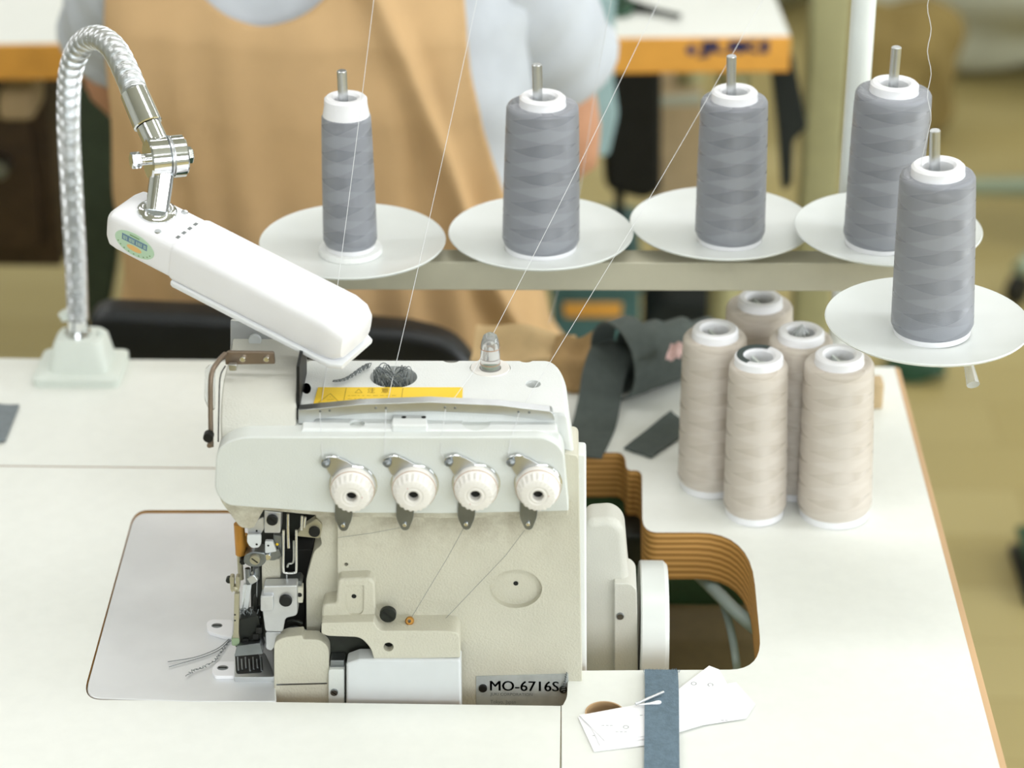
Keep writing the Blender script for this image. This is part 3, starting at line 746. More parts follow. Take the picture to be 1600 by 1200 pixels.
# lifting arm at the left
PP('lifter_arm', [(366, 928), (374, 928), (373, 990), (375, 1004), (362, 1004), (365, 985)], YFc - .010, .004, 'olive', mc, 2, .0006)
for y in (961, 970): CY('arm_hole_shade', 367, y, 1.6, YFc - .0103, .001, 'black', mc, 8)  # black dots on the arm paint the shade of holes
PP('arm_tip', [(361, 998), (374, 998), (374, 1010), (362, 1010)], YFc - .011, .006, 'palegreen', mc, 3, .001)
for x in (362, 371): PP('arm_fork', [(x - 3.5, 902), (x + 3.5, 902), (x + 3.5, 920), (x + 1, 927), (x - 2, 922)], YFc - .012, .005, 'olive', mc, 3, .0008)
CY('fork_screw', 357.5, 908, 5, YFc - .010, .004, 'darksteel', mc, 12)
CY('fork_ball', 367, 922, 4.5, YFc - .0135, .006, 'olive', mc, 14, .001)
# foot, needle plate and feed dogs
ft = PP('presser_foot', [(374, 968), (404, 962), (408, 990), (408, 1010), (400, 1006), (368, 1012), (366, 1000)], YFc - .008, .014, 'darksteel', mc, 3, .001)
random.seed(11); bm = bmesh.new()
for i in range(26):
    x = random.uniform(372, 406); y = random.uniform(958, 972); p = PY(x, y, YFc - .006 + random.uniform(0, .006))
    add_tube(bm, [p, p + V((random.uniform(-.001, .001), 0, .003)), p + V((random.uniform(-.002, .002), 0, .0045))], .0003, 4)
tag(fin('lint', bm, 'threaddark', mc), 'tuft of grey lint caught behind the needles', None, kind='stuff')
for x, y in ((399, 995), (383, 1003), (404, 985)): PP('foot_notch', [(x - 4, y - 4), (x + 5, y - 4), (x + 5, y + 5), (x - 4, y + 5)], YFc - .0105, .006, 'black', mc, 1, .0005)
PP('foot_sole', [(370, 1010), (406, 1005), (411, 1022), (366, 1026)], YFc - .014, .014, 'dull', mc, 2, .001)
npl = PT('needle_plate', [(366, 1020), (414, 1020), (430, 1058), (366, 1058)], .0045, .006, 'steel', mc, 2, .0006)
fd = PT('feed_dog_slot', [(367, 1022), (404, 1021), (410, 1050), (369, 1052)], .0049, .001, 'black', mc, 4)
for k in range(7):
    x = 370 + k * 6
    PT('feed_dog', [(x, 1026 + k % 2 * 3), (x + 3, 1026 + k % 2 * 3), (x + 4.2, 1047 - k % 3 * 2), (x + 1.2, 1047 - k % 3 * 2)], .0058 + .0005 * (k % 2), .0015, 'dull', fd, 0, .0003)
PP('plate_skirt', [(366, 1058), (430, 1057), (433, 1100), (366, 1100)], PZ(400, 1058, .004).y, .002, 'steel', mc, 0, .0003)
# cloth plate
pl = PT('cloth_plate', [(131, 1090), (210, 801), (420, 801), (430, 1058), (432, 1096), (300, 1096)], .0005, .004, 'plate', mc, [24, 20, 0, 0, 0, 0], .0012)
for pts, hx, hy in (([(322, 972), (330, 967), (364, 968), (364, 996), (350, 994), (324, 986)], 339, 978), ([(332, 1042), (340, 1033), (372, 1033), (372, 1056), (336, 1056), (331, 1050)], 348, 1044)):
    lg = PT('plate_lug', pts, .0034, .0030, 'plastic', mc, 5, .0006)
    c = PZ(hx, hy, .0031)
    lathe('lug_screw', [(0, .0006), (.0030, .0004), (.0034, -.0004), (0, -.0004)], 'dull', lg, 18, Matrix.Translation(c) @ Matrix.Scale(1.3, 4, (1, 0, 0)))
    box('screw_slot', (c.x - .003, c.y - .0005, c.z), (c.x + .003, c.y + .0005, c.z + .0008), 'darksteel', lg)
# nameplate
npt = PP('nameplate', [(744, 1057), (888, 1053), (890, 1112), (744, 1112)], YFc - .0009, .0008, 'nameplate', mc, 0, .0002)
o0 = PY(766, 1081, YFc - .0010); s = pxs(o0)
U, W_ = V((1, 0, 0)), V((0, 0, 1))
def ntext(st, x0, y0, x1, y1, mt): 
    a = PY(x0, y1, YFc - .0010); b = PY(x1, y0, YFc - .0010)
    text('lettering', st, a, U, W_, b.x - a.x, b.z - a.z, mt, npt, 0, .00008, .0002 if mt == 'ink' else 0)
ntext('MO-6716S', 766, 1065, 873, 1079, 'ink')
ntext('JUKI CORPORATION', 766, 1083, 832, 1088, 'greyink')
ntext('Tokyo, Japan', 766, 1094, 806, 1101, 'greyink')
CY('plate_rivet', 754.5, 1077, 6.5, YFc - .003, .003, 'black', npt)
CY('plate_rivet', 880, 1079, 6, YFc - .003, .003, 'darksteel', npt)
bm = bmesh.new(); P = [PY(880 + 3.5 * math.sin(i * .9) * (1 - i / 70) + i * .09, 1081 - i * .5, YFc - .003 - .001 * math.cos(i * .9)) for i in range(62)]
add_tube(bm, P, .0004, 4); fin('thread_knot', bm, 'threaddark', npt, 60)
# right side: gear housing and handwheel
PP('gear_housing', [(905, 845), (918, 814), (958, 811), (976, 826), (983, 905), (984, 1215), (905, 1215)], 1.455 + DY, .028, 'housing', mc, [4, 10, 16, 14, 4, 0, 0], .006, 5)
PP('housing_step', [(960, 912), (985, 912), (995, 922), (999, 1215), (960, 1215)], 1.448 + DY, .036, 'housing', mc, [2, 8, 6, 0, 0], .003, 4)
CY('housing_slot', 969, 964, 6, 1.4465 + DY, .003, 'dull', mc)
a = PY(997, 1000, 1.49 + DY); b = PY(1040, 1000, 1.49 + DY)
ctr = V((0, 1.485 + DY, TT - .034))
hw = lathe('handwheel', [(0, 0), (.055, 0), (.056, .001), (.056, b.x - a.x - .003), (.053, b.x - a.x), (.040, b.x - a.x), (.036, b.x - a.x - .004), (0, b.x - a.x - .004)], 'disc', mc, 64, Matrix.Translation((a.x, ctr.y, ctr.z)) @ Matrix.Rotation(PI / 2, 4, 'Y'))
box('bed_casting', (PZ(440, 900).x, 1.39 + DY, TT - .16), (PZ(900, 900).x, 1.60, TT - .03), 'greencast', mc, .006)

# thread tails on the cloth plate
random.seed(5)
def tail(px, amp, rpx, label):
    bm = bmesh.new(); P = smoothpath([PZ(x, y, .0016) for x, y in px], 14)
    Q = [p + V((amp * math.sin(i * 1.7), amp * math.cos(i * 1.3), abs(amp * .5 * math.sin(i)))) for i, p in enumerate(P)]
    add_tube(bm, Q, rpx, 4); return tag(fin('thread_tail', bm, 'threaddark', None, 60), label, 'thread')
tail([(364, 992), (345, 1010), (325, 1020), (300, 1028), (262, 1034)], .00005, .00028, 'upper fine grey thread tail fanning left from the needles')
tail([(364, 994), (346, 1013), (327, 1023), (302, 1031), (264, 1042)], .00005, .00028, 'second fine grey thread tail just below the upper one on the steel plate')
tail([(362, 1000), (348, 1015), (338, 1030), (320, 1042), (303, 1048), (292, 1056)], .0011, .0003, 'crinkled grey overlock chain tail ending low on the steel plate')

# ---------------------------------------------------------------- work lamp
lbase = PZ(125, 585)
lamp = thing('work_lamp', 'white gooseneck work lamp clamped at the back left of the table', 'lamp', lbase)
c0 = [PZ(50, 606, .001), PZ(184, 608, .001), PZ(200, 566, .001), PZ(78, 564, .001)]
x0 = PZ(50, 606).x; x1 = PZ(186, 606).x; y0 = PZ(50, 606).y; y1 = y0 + .062
def ring(x0, x1, y0, y1, z, r):
    return [V((p.x, p.y, TT + z)) for p in rpoly([(x0, y0), (x1, y0), (x1, y1), (x0, y1)], r, 4)]
ix = .012
bm = bmesh.new()
rr = [ring(x0, x1, y0, y1, .0, .008), ring(x0, x1, y0, y1, .007, .008), ring(x0 + .004, x1 - .004, y0 + .004, y1 - .004, .009, .008),
      ring(x0 + .012, x1 - .010, y0 + .008, y1 - .008, .010, .008), ring(x0 + .017, x1 - .014, y0 + .013, y1 - .012, .032, .009), ring(x0 + .020, x1 - .017, y0 + .016, y1 - .015, .036, .009)]
RR = [[bm.verts.new(p) for p in q] for q in rr]
for A, B in zip(RR, RR[1:]):
    for i in range(len(A)): bm.faces.new((A[i], A[(i + 1) % len(A)], B[(i + 1) % len(A)], B[i]))
bm.faces.new(RR[-1]); bm.faces.new(list(reversed(RR[0])))
fin('base', bm, 'basep', lamp)
nb = PY(124, 544, (y0 + y1) / 2 + .002)
cyl('collar', V((nb.x, nb.y, TT + .034)), V((nb.x, nb.y, TT + .041)), .0125, 'chrome', lamp, 24, .0105)
ferr0 = PY(122, 500, nb.y)
cyl('lower_ferrule', V((nb.x, nb.y, TT + .038)), PY(121, 497, nb.y), .0096, 'chrome', lamp, 24)
lathe('base_screw', [(0, .004), (.003, .003), (.004, 0), (0, 0)], 'basep', lamp, 12, Matrix.Translation((nb.x + .02, nb.y, TT + .036)))
path = [(122, 500, nb.y), (118, 400, nb.y - .006), (111, 280, nb.y - .024), (107, 190, nb.y - .05), (110, 115, nb.y - .09), (126, 72, nb.y - .13), (152, 59, nb.y - .175), (178, 76, nb.y - .225), (200, 118, nb.y - .275), (213, 152, 1.555)]
P = smoothpath([PY(*p) for p in path], 24); P = resample(P, .00055)
rad_ = [0.0082 + .0012 * math.sin(i * 2 * PI / 5.8) for i in range(len(P))]
tube('gooseneck', P, rad_, 'steel', lamp, 18)
tube('neck_lug', [PY(100, 487, nb.y), PY(106, 497, nb.y)], .006, 'basep', lamp, 10)
yj = 1.555
j0, j1, j2 = PY(212, 150, yj), PY(232, 196, yj - .014), PY(246, 226, yj - .022)
cyl('upper_ferrule', j0 - (j1 - j0) * .15, j1, .0098, 'chrome', lamp, 28, .0103, .0008)
cyl('ferrule_neck', j1, j2, .0088, 'chrome', lamp, 24, .0085)
# knuckle joint: two cheeks on a cross bolt
jc = PY(257, 246, yj - .026)
ax = V((1, .45, -.06)).normalized()
kn = cyl('knuckle', jc - ax * .0120, jc + ax * .0022, .0146, 'chrome', lamp, 36, None, .0012)
cyl('knuckle_washer', jc + ax * .0022, jc + ax * .0034, .0150, 'steel', lamp, 36)
cyl('knuckle', jc + ax * .0034, jc + ax * .0140, .0146, 'chrome', lamp, 36, None, .0012)
cyl('bolt', jc - ax * .020, jc + ax * .018, .0040, 'chrome', lamp, 12)
for u0, u1 in ((-.0235, -.0165), (.0140, .0195)): cyl('bolt_head', jc + ax * u0, jc + ax * u1, .0058, 'chrome', lamp, 6, None, .0006)
# head frame (solved from the picture: box .20 x .043 x .026 m)
k = .98
hcn = CAM + (V((-.2206, 1.5052, 1.0077)) - CAM) * k
HM = Matrix(((.857453, .491561, .152123), (-.456771, .863253, -.214838), (-.236926, .114728, .964730)))
H4 = Matrix.Translation(hcn) @ HM.to_4x4()
hl, hw_, hh = .1986 * k, .0435 * k, .0300 * k
def hring(x, wy, z0, z1, r):
    q = rpoly([(-wy, z0), (wy, z0), (wy, z1), (-wy, z1)], r, 4)
    return [H4 @ V((x, p.x, p.y)) for p in q]
def hloft(name, secs, mats, parent):
    bm = bmesh.new(); RR = [[bm.verts.new(p) for p in hring(*s)] for s in secs]
    for A, B in zip(RR, RR[1:]):
        for i in range(len(A)): bm.faces.new((A[i], A[(i + 1) % len(A)], B[(i + 1) % len(A)], B[i]))
    bm.faces.new(RR[-1]); bm.faces.new(list(reversed(RR[0])))
    return fin(name, bm, mats, parent, 30)
a, b, c, d = -hl / 2, hl / 2, hw_ / 2, hh / 2
hb = hloft('head_housing', [(a, c * .80, -d * .8, d * .72, .006), (a + .004, c * .92, -d * .97, d * .92, .006), (a + .010, c * .95, -d, d * .97, .006), (a + .058, c * .95, -d, d * .97, .006)], 'plastic', lamp)
hs = hloft('head_sleeve', [(a + .056, c * .98, -d * 1.02, d * 1.0, .006), (a + .058, c, -d * 1.05, d * 1.03, .006), (b - .016, c, -d * 1.05, d * 1.03, .007), (b - .006, c * .95, -d * 1.0, d * .93, .008), (b - .001, c * .84, -d * .8, d * .7, .008), (b, c * .7, -d * .6, d * .5, .006)], 'plastic', lamp)
hloft('head_diffuser', [(a + .058, c * 1.0, -d * 1.05 - .0025, -d * .98, .001), (a + .060, c * 1.04, -d * 1.05 - .003, -d * .96, .0015), (b - .006, c * 1.04, -d * 1.05 - .003, -d * .96, .0015), (b + .0015, c * .85, -d * 1.05 - .002, -d * .92, .0015)], 'diffuser', lamp)
for yy in (-.010, -.0035, .003, .0095): box('vent_slot', (a + .0525, yy - .0016, d * .955), (a + .0548, yy + .0016, d * .98), 'dull', hb, 0, H4)
for xx, yy in ((a + .040, -c * .66), (a + .040, c * .72)):
    o = lathe('housing_screw', [(0, .0006), (.0022, .0004), (.0026, -.001), (0, -.001)], 'steel', hb, 14, H4 @ Matrix.Translation((xx, yy, d * .98)))
fl_ = H4 @ V((a + .026, .003, d * .97)); top_ = jc + (fl_ - jc) * .28
lathe('swivel_flange', [(0, .003), (.009, .003), (.0105, .0015), (.0135, .0012), (.014, -.001), (0, -.001)], 'chrome', lamp, 28, H4 @ Matrix.Translation((a + .026, .003, d * .97)))
cyl('swivel_stem', fl_, jc, .0080, 'chrome', lamp, 24, .0085)
# oval sticker on the near side of the housing
sy = -c * .955
def sp(u, v, e=0.0): return H4 @ V((a + .026 + u, sy - .0002 - e, -.0005 + v))
def oval(name, ru, rv, e, mt, parent, u0=0, v0=0, th=.0002):
    return prism(name, [sp(u0 + ru * math.cos(2 * PI * i / 32), v0 + rv * math.sin(2 * PI * i / 32), e) for i in range(32)], H4.to_3x3() @ V((0, th, 0)), mt, parent)
st = oval('sticker', .0165, .0092, 0, 'ltgreen', hb)
prism('sticker_band', [sp(u, v, .0002) for u, v in ((-.0105, .0000), (.0105, .0000), (.0105, .0050), (-.0105, .0050))], H4.to_3x3() @ V((0, .0002, 0)), 'blueplate', st)
bm = bmesh.new()
for i in range(8):
    u = -.0092 + i * .00245
    for du in (0, .0011):
        q = [sp(u + du, .0010, .0004), sp(u + du + .0006, .0010, .0004), sp(u + du + .0006, .0040, .0004), sp(u + du, .0040, .0004)]
        if (i * 2 + (du > 0)) % 5 != 3: bm.faces.new([bm.verts.new(x) for x in q])
fin('sticker_mark', bm, 'ltgreen', st)
oval('sticker_sun', .0062, .0022, .0002, 'peach', st, 0, -.0033)
bm = bmesh.new()
for i in range(9):
    t = PI + .35 + i * (PI - .7) / 8; cu, cv = .0142 * math.cos(t), .0076 * math.sin(t)
    bm.faces.new([bm.verts.new(sp(cu + .0007 * math.cos(q), cv + .0006 * math.sin(q), .0003)) for q in (0, 1.26, 2.5, 3.77, 5.03)])
bm.faces.new([bm.verts.new(sp(u, v, .0003)) for u, v in ((-.004, .0062), (.004, .0062), (.004, .0072), (-.004, .0072))])
fin('sticker_border', bm, 'dkgreen', st)

# ---------------------------------------------------------------- thread stand, cones
ZD = .20
discs = [PZ(551, 380, ZD), PZ(845, 367, ZD), PZ(1127, 352, ZD), PZ(1387, 360, ZD + .012), PZ(1449, 505, ZD + .018)]
polexy = PY(1346, 60, 1.785)
stand = thing('thread_stand', 'cone thread stand with pale round discs on a beige bar and a white pole', 'thread stand', (polexy.x, polexy.y, TT))
A, B = discs[0].copy(), discs[3].copy()
dv = (B - A); dv.z = 0; dv.normalize(); nv = V((-dv.y, dv.x, 0))
def bar(name, p, q, hw2, z0, z1):
    d = (q - p); d.z = 0; d.normalize(); nrm = V((-d.y, d.x, 0)) * hw2
    o = prism(name, [V((*(v.xy), TT + z0)) for v in (p - nrm, q - nrm, q + nrm, p + nrm)], (0, 0, z1 - z0), 'bar', stand, .0015)
    return o
bar('crossbar', A - dv * .045, B + dv * .03, .012, ZD - .034, ZD - .010)
bar('front_arm', V((B.x + .012, B.y - .012, 0)), discs[4], .010, ZD + .001, ZD + .0145)
cyl('pole', V((polexy.x, polexy.y, TT)), V((polexy.x, polexy.y, TT + .74)), .0095, 'pole', stand, 24)
cyl('pole_foot', V((polexy.x, polexy.y, TT)), V((polexy.x, polexy.y, TT + .012)), .024, 'bar', stand, 28, None, .002)
cyl('pole_clamp', V((polexy.x, polexy.y, TT + ZD - .04)), V((polexy.x, polexy.y, TT + ZD - .004)), .015, 'bar', stand, 24, None, .002)
bar('clamp_link', V((polexy.x, polexy.y, 0)), V((B.x - .02, B.y, 0)), .008, ZD - .030, ZD - .014)
bar('overhead_guide', V((A.x, A.y + .03, 0)), V((polexy.x + .02, polexy.y, 0)), .006, .70, .712)
for i, d in enumerate(discs):
    z = d.z - TT
    lathe('spool_disc', [(0, -.001), (.022, -.001), (.050, .0006), (.068, .0026), (.0705, .0034), (.0712, .0026), (.0700, .0010), (.050, -.0014), (.022, -.003), (0, -.003)], 'disc', stand, 72, Matrix.Translation(d))
    cyl('disc_stud', d - V((0, 0, .0125 if i < 3 else .0225 if i == 3 else .0045)), d - V((0, 0, .003)), .006, 'bar', stand, 14)
box('base_tab', (PZ(1361, 640).x, PZ(1361, 640).y, TT), (PZ(1379, 640).x, PZ(1379, 640).y + .018, TT + .024), 'card', stand, .002)
tag(tube('plastic_tip', [discs[4] + V((.022, -.045, -.006)), discs[4] + V((.024, -.062, -.016))], [.003, .0045], 'clear', stand, 10), 'scrap of clear plastic film under the front disc', None)

def cone(name, label, group, loc, rb, rt, h, rcore, wind, lean=0, pin=False, pad=False, reveal=.0, base_reveal=.004, stuffed=None):
    """wound cone of thread: moulded core + thread winding, base at z = 0 of its own frame"""
    t = thing(name, label, 'thread cone', loc, group, local=True, rot=(0, lean, random.uniform(0, 6)) if not lean else (0, lean, 0))
    rc = rb - .002
    lathe('core', [(rc - .004, 0), (rc, 0), (rc, .003), (rcore + .003, h - .012 - reveal), (rcore + .0008, h - .0065), (rcore + .0006, h - .0015), (rcore - .001, h), (rcore - .005, h - .0002), (rcore - .0068, h - .002), (rcore - .0072, h - .010), (rcore - .0072, h - .03), (.004, h - .03)], 'plastic', t, 40)
    z0, z1 = base_reveal, h - .0065 - reveal
    sh = rt - .0032
    lathe('thread_winding', [(rc - .001, z0), (rb - .0015, z0 + .0003), (rb, z0 + .004), (rb - .0002, z0 + .012), (rb * .5 + rt * .5 + .0003, (z0 + z1) / 2), (rt + .0004, z1 - .012), (rt, z1 - .003), (rt - .0012, z1 - .0008), (sh, z1), (rcore - .001, z1 - .001)], wind, t, 64)
    if pad: lathe('foam_pad', [(0, -.0042), (rb + .003, -.0042), (rb + .004, -.003), (rb + .003, .0006), (rb - .006, .0008), (0, .0008)], 'foam', t, 32)
    if stuffed == 'crumple':
        random.seed(21); bm = bmesh.new()
        for i in range(6):
            a0 = random.uniform(0, 6.28); p = V((.006 * math.cos(a0), .006 * math.sin(a0), h - .004))
            add_tube(bm, smoothpath([p, V((0, 0, h + .003 + random.uniform(-.002, .002))), -p + V((0, 0, 2 * h - .008))], 5), .0011, 5)
        fin('crumpled_film', bm, 'clear', t)
    if stuffed == 'label':
        bm = bmesh.new()
        add_lathe(bm, [(rcore - .006, h - .0001), (rcore - .0058, h + .0004), (rcore - .0012, h + .0006), (rcore - .001, h - .0001)], 40)
        kill = [f for f in bm.faces if (lambda p: -2.2 < math.atan2(p.y, p.x) < .9)(f.calc_center_median())]
        bmesh.ops.delete(bm, geom=kill, context='FACES'); fin('printed_ring', bm, 'ink', t, norm=False)
    # spokes inside the core
    for kq in range(3):
        box('core_rib', (-.0008, 0, h - .02), (.0008, rcore - .0068, h - .006), 'basep', t, 0, Matrix.Rotation(kq * 2.09 + .4, 4, 'Z'))
    return t
GG = 'grey thread cones on the stand'
gspec = [((548, 393), .0205, .0182, .121, .0152, 0, True, .006, 'slim grey thread cone, thinnest winding, on leftmost disc behind the lamp'),
         ((845, 386), .0294, .0268, .122, .0165, .006, False, 0, 'thick grey thread cone on the second disc from the left'),
         ((1140, 374), .0268, .0250, .121, .0165, -.01, False, 0, 'grey thread cone on the third disc, in front of the orange table edge'),
         ((1373, 380), .0272, .0278, .128, .0170, .022, False, 0, 'grey thread cone on the back right disc, partly hidden by the front cone'),
         ((1456, 518), .0283, .0252, .124, .0172, -.045, False, 0, 'sharp grey thread cone on the front right disc overhanging the table edge')]
for i, (pp, rb, rt, h, rc, lean, pad, rev, lab_) in enumerate(gspec):
    d = discs[i]; p = PZ(pp[0], pp[1], d.z - TT)
    loc = V((p.x, p.y, d.z + (.0035 if pad else .0002)))
    cone('grey_thread_cone', lab_, GG, loc, rb, rt, h, rc, 'greywind', lean, True, pad, rev)
    tip = {0: (534, 110), 1: (839, 100), 2: (1143, 87), 3: (1401, 73), 4: (1461, 203)}[i]
    base_ = V((loc.x, loc.y, d.z)); tp = PY(tip[0], tip[1], loc.y)
    cyl('spool_pin', base_, tp, .0037, 'steel', stand, 18, None, .0006)
TG = 'beige thread cones on the table'
tspec = [((1110, 757), .0262, .0245, .138, .0172, -.01, None, .004, 'beige thread cone at the left of the cluster, front row behind'),
         ((1240, 761), .0262, .0245, .138, .0172, -.01, 'crumple', .004, 'beige thread cone in the middle of the cluster with crumpled film in its core'),
         ((1178, 704), .0278, .0262, .138, .0172, -.01, None, .004, 'rearmost beige thread cone of the cluster, mostly hidden'),
         ((1179, 801), .0245, .0222, .137, .0178, -.022, 'label', .004, 'front left beige thread cone with black printed ring around its core'),
         ((1303, 801), .0288, .0262, .138, .0178, -.03, None, .004, 'front right beige thread cone, the widest of the cluster')]
tspec[0] = tspec[0][:-1] + ('beige thread cone at the far left of the cluster, nearest the machine',)
for pp, rb, rt, h, rc, lean, stf, brv, lab_ in tspec:
    p = PZ(*pp); cone('beige_thread_cone', lab_, TG, p + V((0, 0, .0003)), rb, rt, h, rc, 'tanwind', lean, stuffed=stf, base_reveal=.006)

# ---------------------------------------------------------------- running threads
def strand(label, pts, r=.0002, mt='thread'):
    o = tube('sewing_thread', pts, r, mt, None, 5); return tag(o, label, 'thread', 'threads running down to the machine')
def ext(p, q, k): return q + (q - p) * k
mt_ = .213
def run(label, low, mids, top, Yt):
    """low: (px,py,Y) points on the machine from the dial upwards; top leaves the frame at plane Yt"""
    P = [PY(*p) for p in low]
    q0 = P[-1]; q1 = PY(*top, Yt)
    n_ = 10
    for i in range(1, n_ + 1):
        t = i / n_; p = q0.lerp(q1, t); p.z -= .004 * math.sin(PI * t); P.append(p)
    P.append(ext(q0, q1, .6)); return strand(label, P)
ts = PZ(505, 592, mt_ + .004)
run('thread running from behind the lamp head to the first tension dial', [(506, 724, YA - .004), (503, 700, YA - .002), (500, 646, 1.3762 + DY), (508, 590, 1.425 + DY)], None, (584, 0), 1.70)
run('thread running from above past the oval hole to the second tension dial', [(601, 722, YA - .004), (601, 690, YA - .002), (603, 641, 1.3762 + DY), (616, 580, 1.43 + DY)], None, (745, 0), 1.72)
run('thread running from above past the sight glass to the third tension dial', [(697, 722, YA - .004), (688, 705, YA - .002), (690, 680, YA + .002), (696, 641, 1.3762 + DY), (740, 580, 1.43 + DY)], None, (1030, 0), 1.74)
run('thread running down over the right top corner to the fourth tension dial', [(793, 722, YA - .004), (797, 690, YA - .001), (811, 646, 1.3762 + DY), (868, 552, 1.45 + DY)], None, (1192, 0), 1.76)
strand('faint thread hanging behind the second cone towards the back', [PY(858, 505, 1.80), PY(885, 405, 1.79), PY(908, 290, 1.78), PY(930, 140, 1.77), PY(955, 0, 1.76), PY(970, -80, 1.755)], .0002)
strand('loose wavy thread rising from the front right cone', [PY(1436, 300, discs[4].y - .02), PY(1440, 250, discs[4].y - .012)] + [PY(1452 + 3 * math.sin(i * 1.1), 200 - i * 12, discs[4].y + .003 * i) for i in range(18)], .0002)
strand('thread running from the third dial down to the brass eyelet', [PY(724, 826, YA - .003), PY(700, 870, YFc - .003), PY(641, 968, YFc - .006)], .00016, 'greyink')
strand('thread running from the fourth dial down to the looper hole', [PY(820, 828, YA - .003), PY(790, 868, YFc - .003), PY(688, 975, YFc - .004)], .00016, 'greyink')
strand('thread running from the second dial leftwards across the casting', [PY(628, 824, YA - .003), PY(580, 833, YFc - .003), PY(528, 840, YFc - .002)], .00014, 'greyink')

# ---------------------------------------------------------------- loose fabric on the table
def ribbon(name, pts, wdir, wid, th, mats, parent=None, sm=8):
    """flat band swept along a path"""
    P = smoothpath(pts, sm); bm = bmesh.new(); rows = []
    for i, p in enumerate(P):
        t = (P[min(i + 1, len(P) - 1)] - P[max(i - 1, 0)]).normalized()
        wv = V(wdir) if not callable(wdir) else V(wdir(i / (len(P) - 1)))
        wv = (wv - t * wv.dot(t)).normalized(); nn = t.cross(wv).normalized()
        rows.append([bm.verts.new(p + wv * (wid * a_) + nn * (th * b_)) for a_, b_ in ((-.5, -.5), (.5, -.5), (.5, .5), (-.5, .5))])
    for A, B in zip(rows, rows[1:]):
        for j in range(4): bm.faces.new((A[j], B[j], B[(j + 1) % 4], A[(j + 1) % 4]))
    bm.faces.new(list(reversed(rows[0]))); bm.faces.new(rows[-1])
    return fin(name, bm, mats, parent, 50)

# brown cloth folded at the back of the table
def cloth_patch(name, px, zs, mats, n=14, wob=.004, th=.0025, seed=1):
    """px: four corners (bl, br, tr, tl) in photo pixels with heights zs above the table; wavy sheet with thickness"""
    C = [PZ(*p, z) for p, z in zip(px, zs)]; bm = bmesh.new(); random.seed(seed); f1, f2, ph = random.uniform(2, 4), random.uniform(1, 3), random.uniform(0, 6)
    G = []
    for sgn in (1, 0):
        g_ = []
        for i in range(n + 1):
            row = []
            for j in range(n + 1):
                u, v = i / n, j / n
                p = C[0].lerp(C[1], u).lerp(C[3].lerp(C[2], u), v)
                z = wob * (math.sin(f1 * PI * u + ph + 2 * v) + math.sin(f2 * PI * v + ph)) * .5
                p = V((p.x, p.y, max(p.z + z, TT + .0006) + sgn * th)); row.append(bm.verts.new(p))
            g_.append(row)
        G.append(g_)
    for k_, g_ in enumerate(G):
        for i in range(n):
            for j in range(n):
                q = (g_[i][j], g_[i + 1][j], g_[i + 1][j + 1], g_[i][j + 1]); bm.faces.new(q if k_ == 0 else tuple(reversed(q)))
    T, Bm = G
    for i in range(n):
        bm.faces.new((T[i][0], Bm[i][0], Bm[i + 1][0], T[i + 1][0])); bm.faces.new((T[i + 1][n], Bm[i + 1][n], Bm[i][n], T[i][n]))
        bm.faces.new((T[0][i + 1], Bm[0][i + 1], Bm[0][i], T[0][i])); bm.faces.new((T[n][i], Bm[n][i], Bm[n][i + 1], T[n][i + 1]))
    return fin(name, bm, mats, None, 60)
tag(cloth_patch('folded_cloth', [(735, 575), (895, 575), (900, 530), (745, 512)], [.012, .014, .03, .03], 'tanfab', 14, .006, .004, 3), 'tan cloth folded at the back table edge behind the sight glass', 'fabric')
tag(cloth_patch('folded_cloth', [(850, 610), (935, 606), (958, 522), (868, 535)], [.004, .006, .034, .030], 'brownfab', 14, .006, .004, 5), 'brown folded cloth lying between tan cloth and dark strap', 'fabric')
tag(cloth_patch('cloth_scrap', [(880, 606), (905, 600), (912, 592), (886, 592)], [.002, .002, .006, .006], 'pink', 6, .002, .002, 5), 'small pale pink cloth corner under the brown cloth', 'fabric')
# long dark strap lying towards the machine
stp = [PZ(906, 712, .0015), PZ(926, 670, .0015), PZ(936, 630, .008), PZ(942, 590, .022), PZ(953, 555, .034), PZ(965, 535, .036)]
tag(ribbon('fabric_strap', stp, (1, .25, 0), .036, .0018, 'strap'), 'dark grey-green strap lying along the right side of the machine', 'strap')
# rolled strap: overlapping turns, open at the left end
roll = thing('rolled_strap', 'rolled dark grey-green strap heaped behind the beige cones', 'strap', PZ(1015, 620))
rax = V((math.cos(.62), math.sin(.62), 0)); rpp = V((-rax.y, rax.x, 0))
def coil(u, r, wid, zc, a0, a1, drift):
    o_ = PZ(1000, 608)
    pts = [V((o_.x, o_.y, zc)) + rax * (u + drift * t) + rpp * (-(r - .003 * t) * math.cos(a0 + (a1 - a0) * t)) + V((0, 0, (r - .003 * t) * math.sin(a0 + (a1 - a0) * t))) for t in [k_ / 16 for k_ in range(17)]]
    return ribbon('strap_turn', pts, rax, wid, .0018, 'strap', roll, 3)
coil(-.020, .0340, .024, TT + .0360, -1.2, 4.9, .004)
coil(.004, .0285, .030, TT + .0305, -1.5, 5.2, .006)
coil(.030, .0260, .034, TT + .0280, -1.5, 5.4, .006)
coil(.058, .0225, .034, TT + .0245, -1.5, 5.4, .006)
tag(cloth_patch('strap_end', [(975, 702), (1018, 716), (1082, 672), (1048, 644)], [.0008] * 4, 'strap', 6, .0006, .0016, 2), 'flat cut end of dark grey-green strap left of the beige cones', 'strap')
tag(cloth_patch('cloth_scrap', [(1040, 566), (1062, 562), (1070, 538), (1048, 540)], [.05, .05, .055, .055], 'pink', 6, .003, .002, 9), 'small pink cloth scrap resting on the rolled strap', 'fabric')
tag(cloth_patch('cloth_scrap', [(-30, 700), (8, 690), (30, 634), (-30, 636)], [.001] * 4, 'scrap', 8, .002, .002, 4), 'slate grey cloth scrap at the left end of the table', 'fabric')

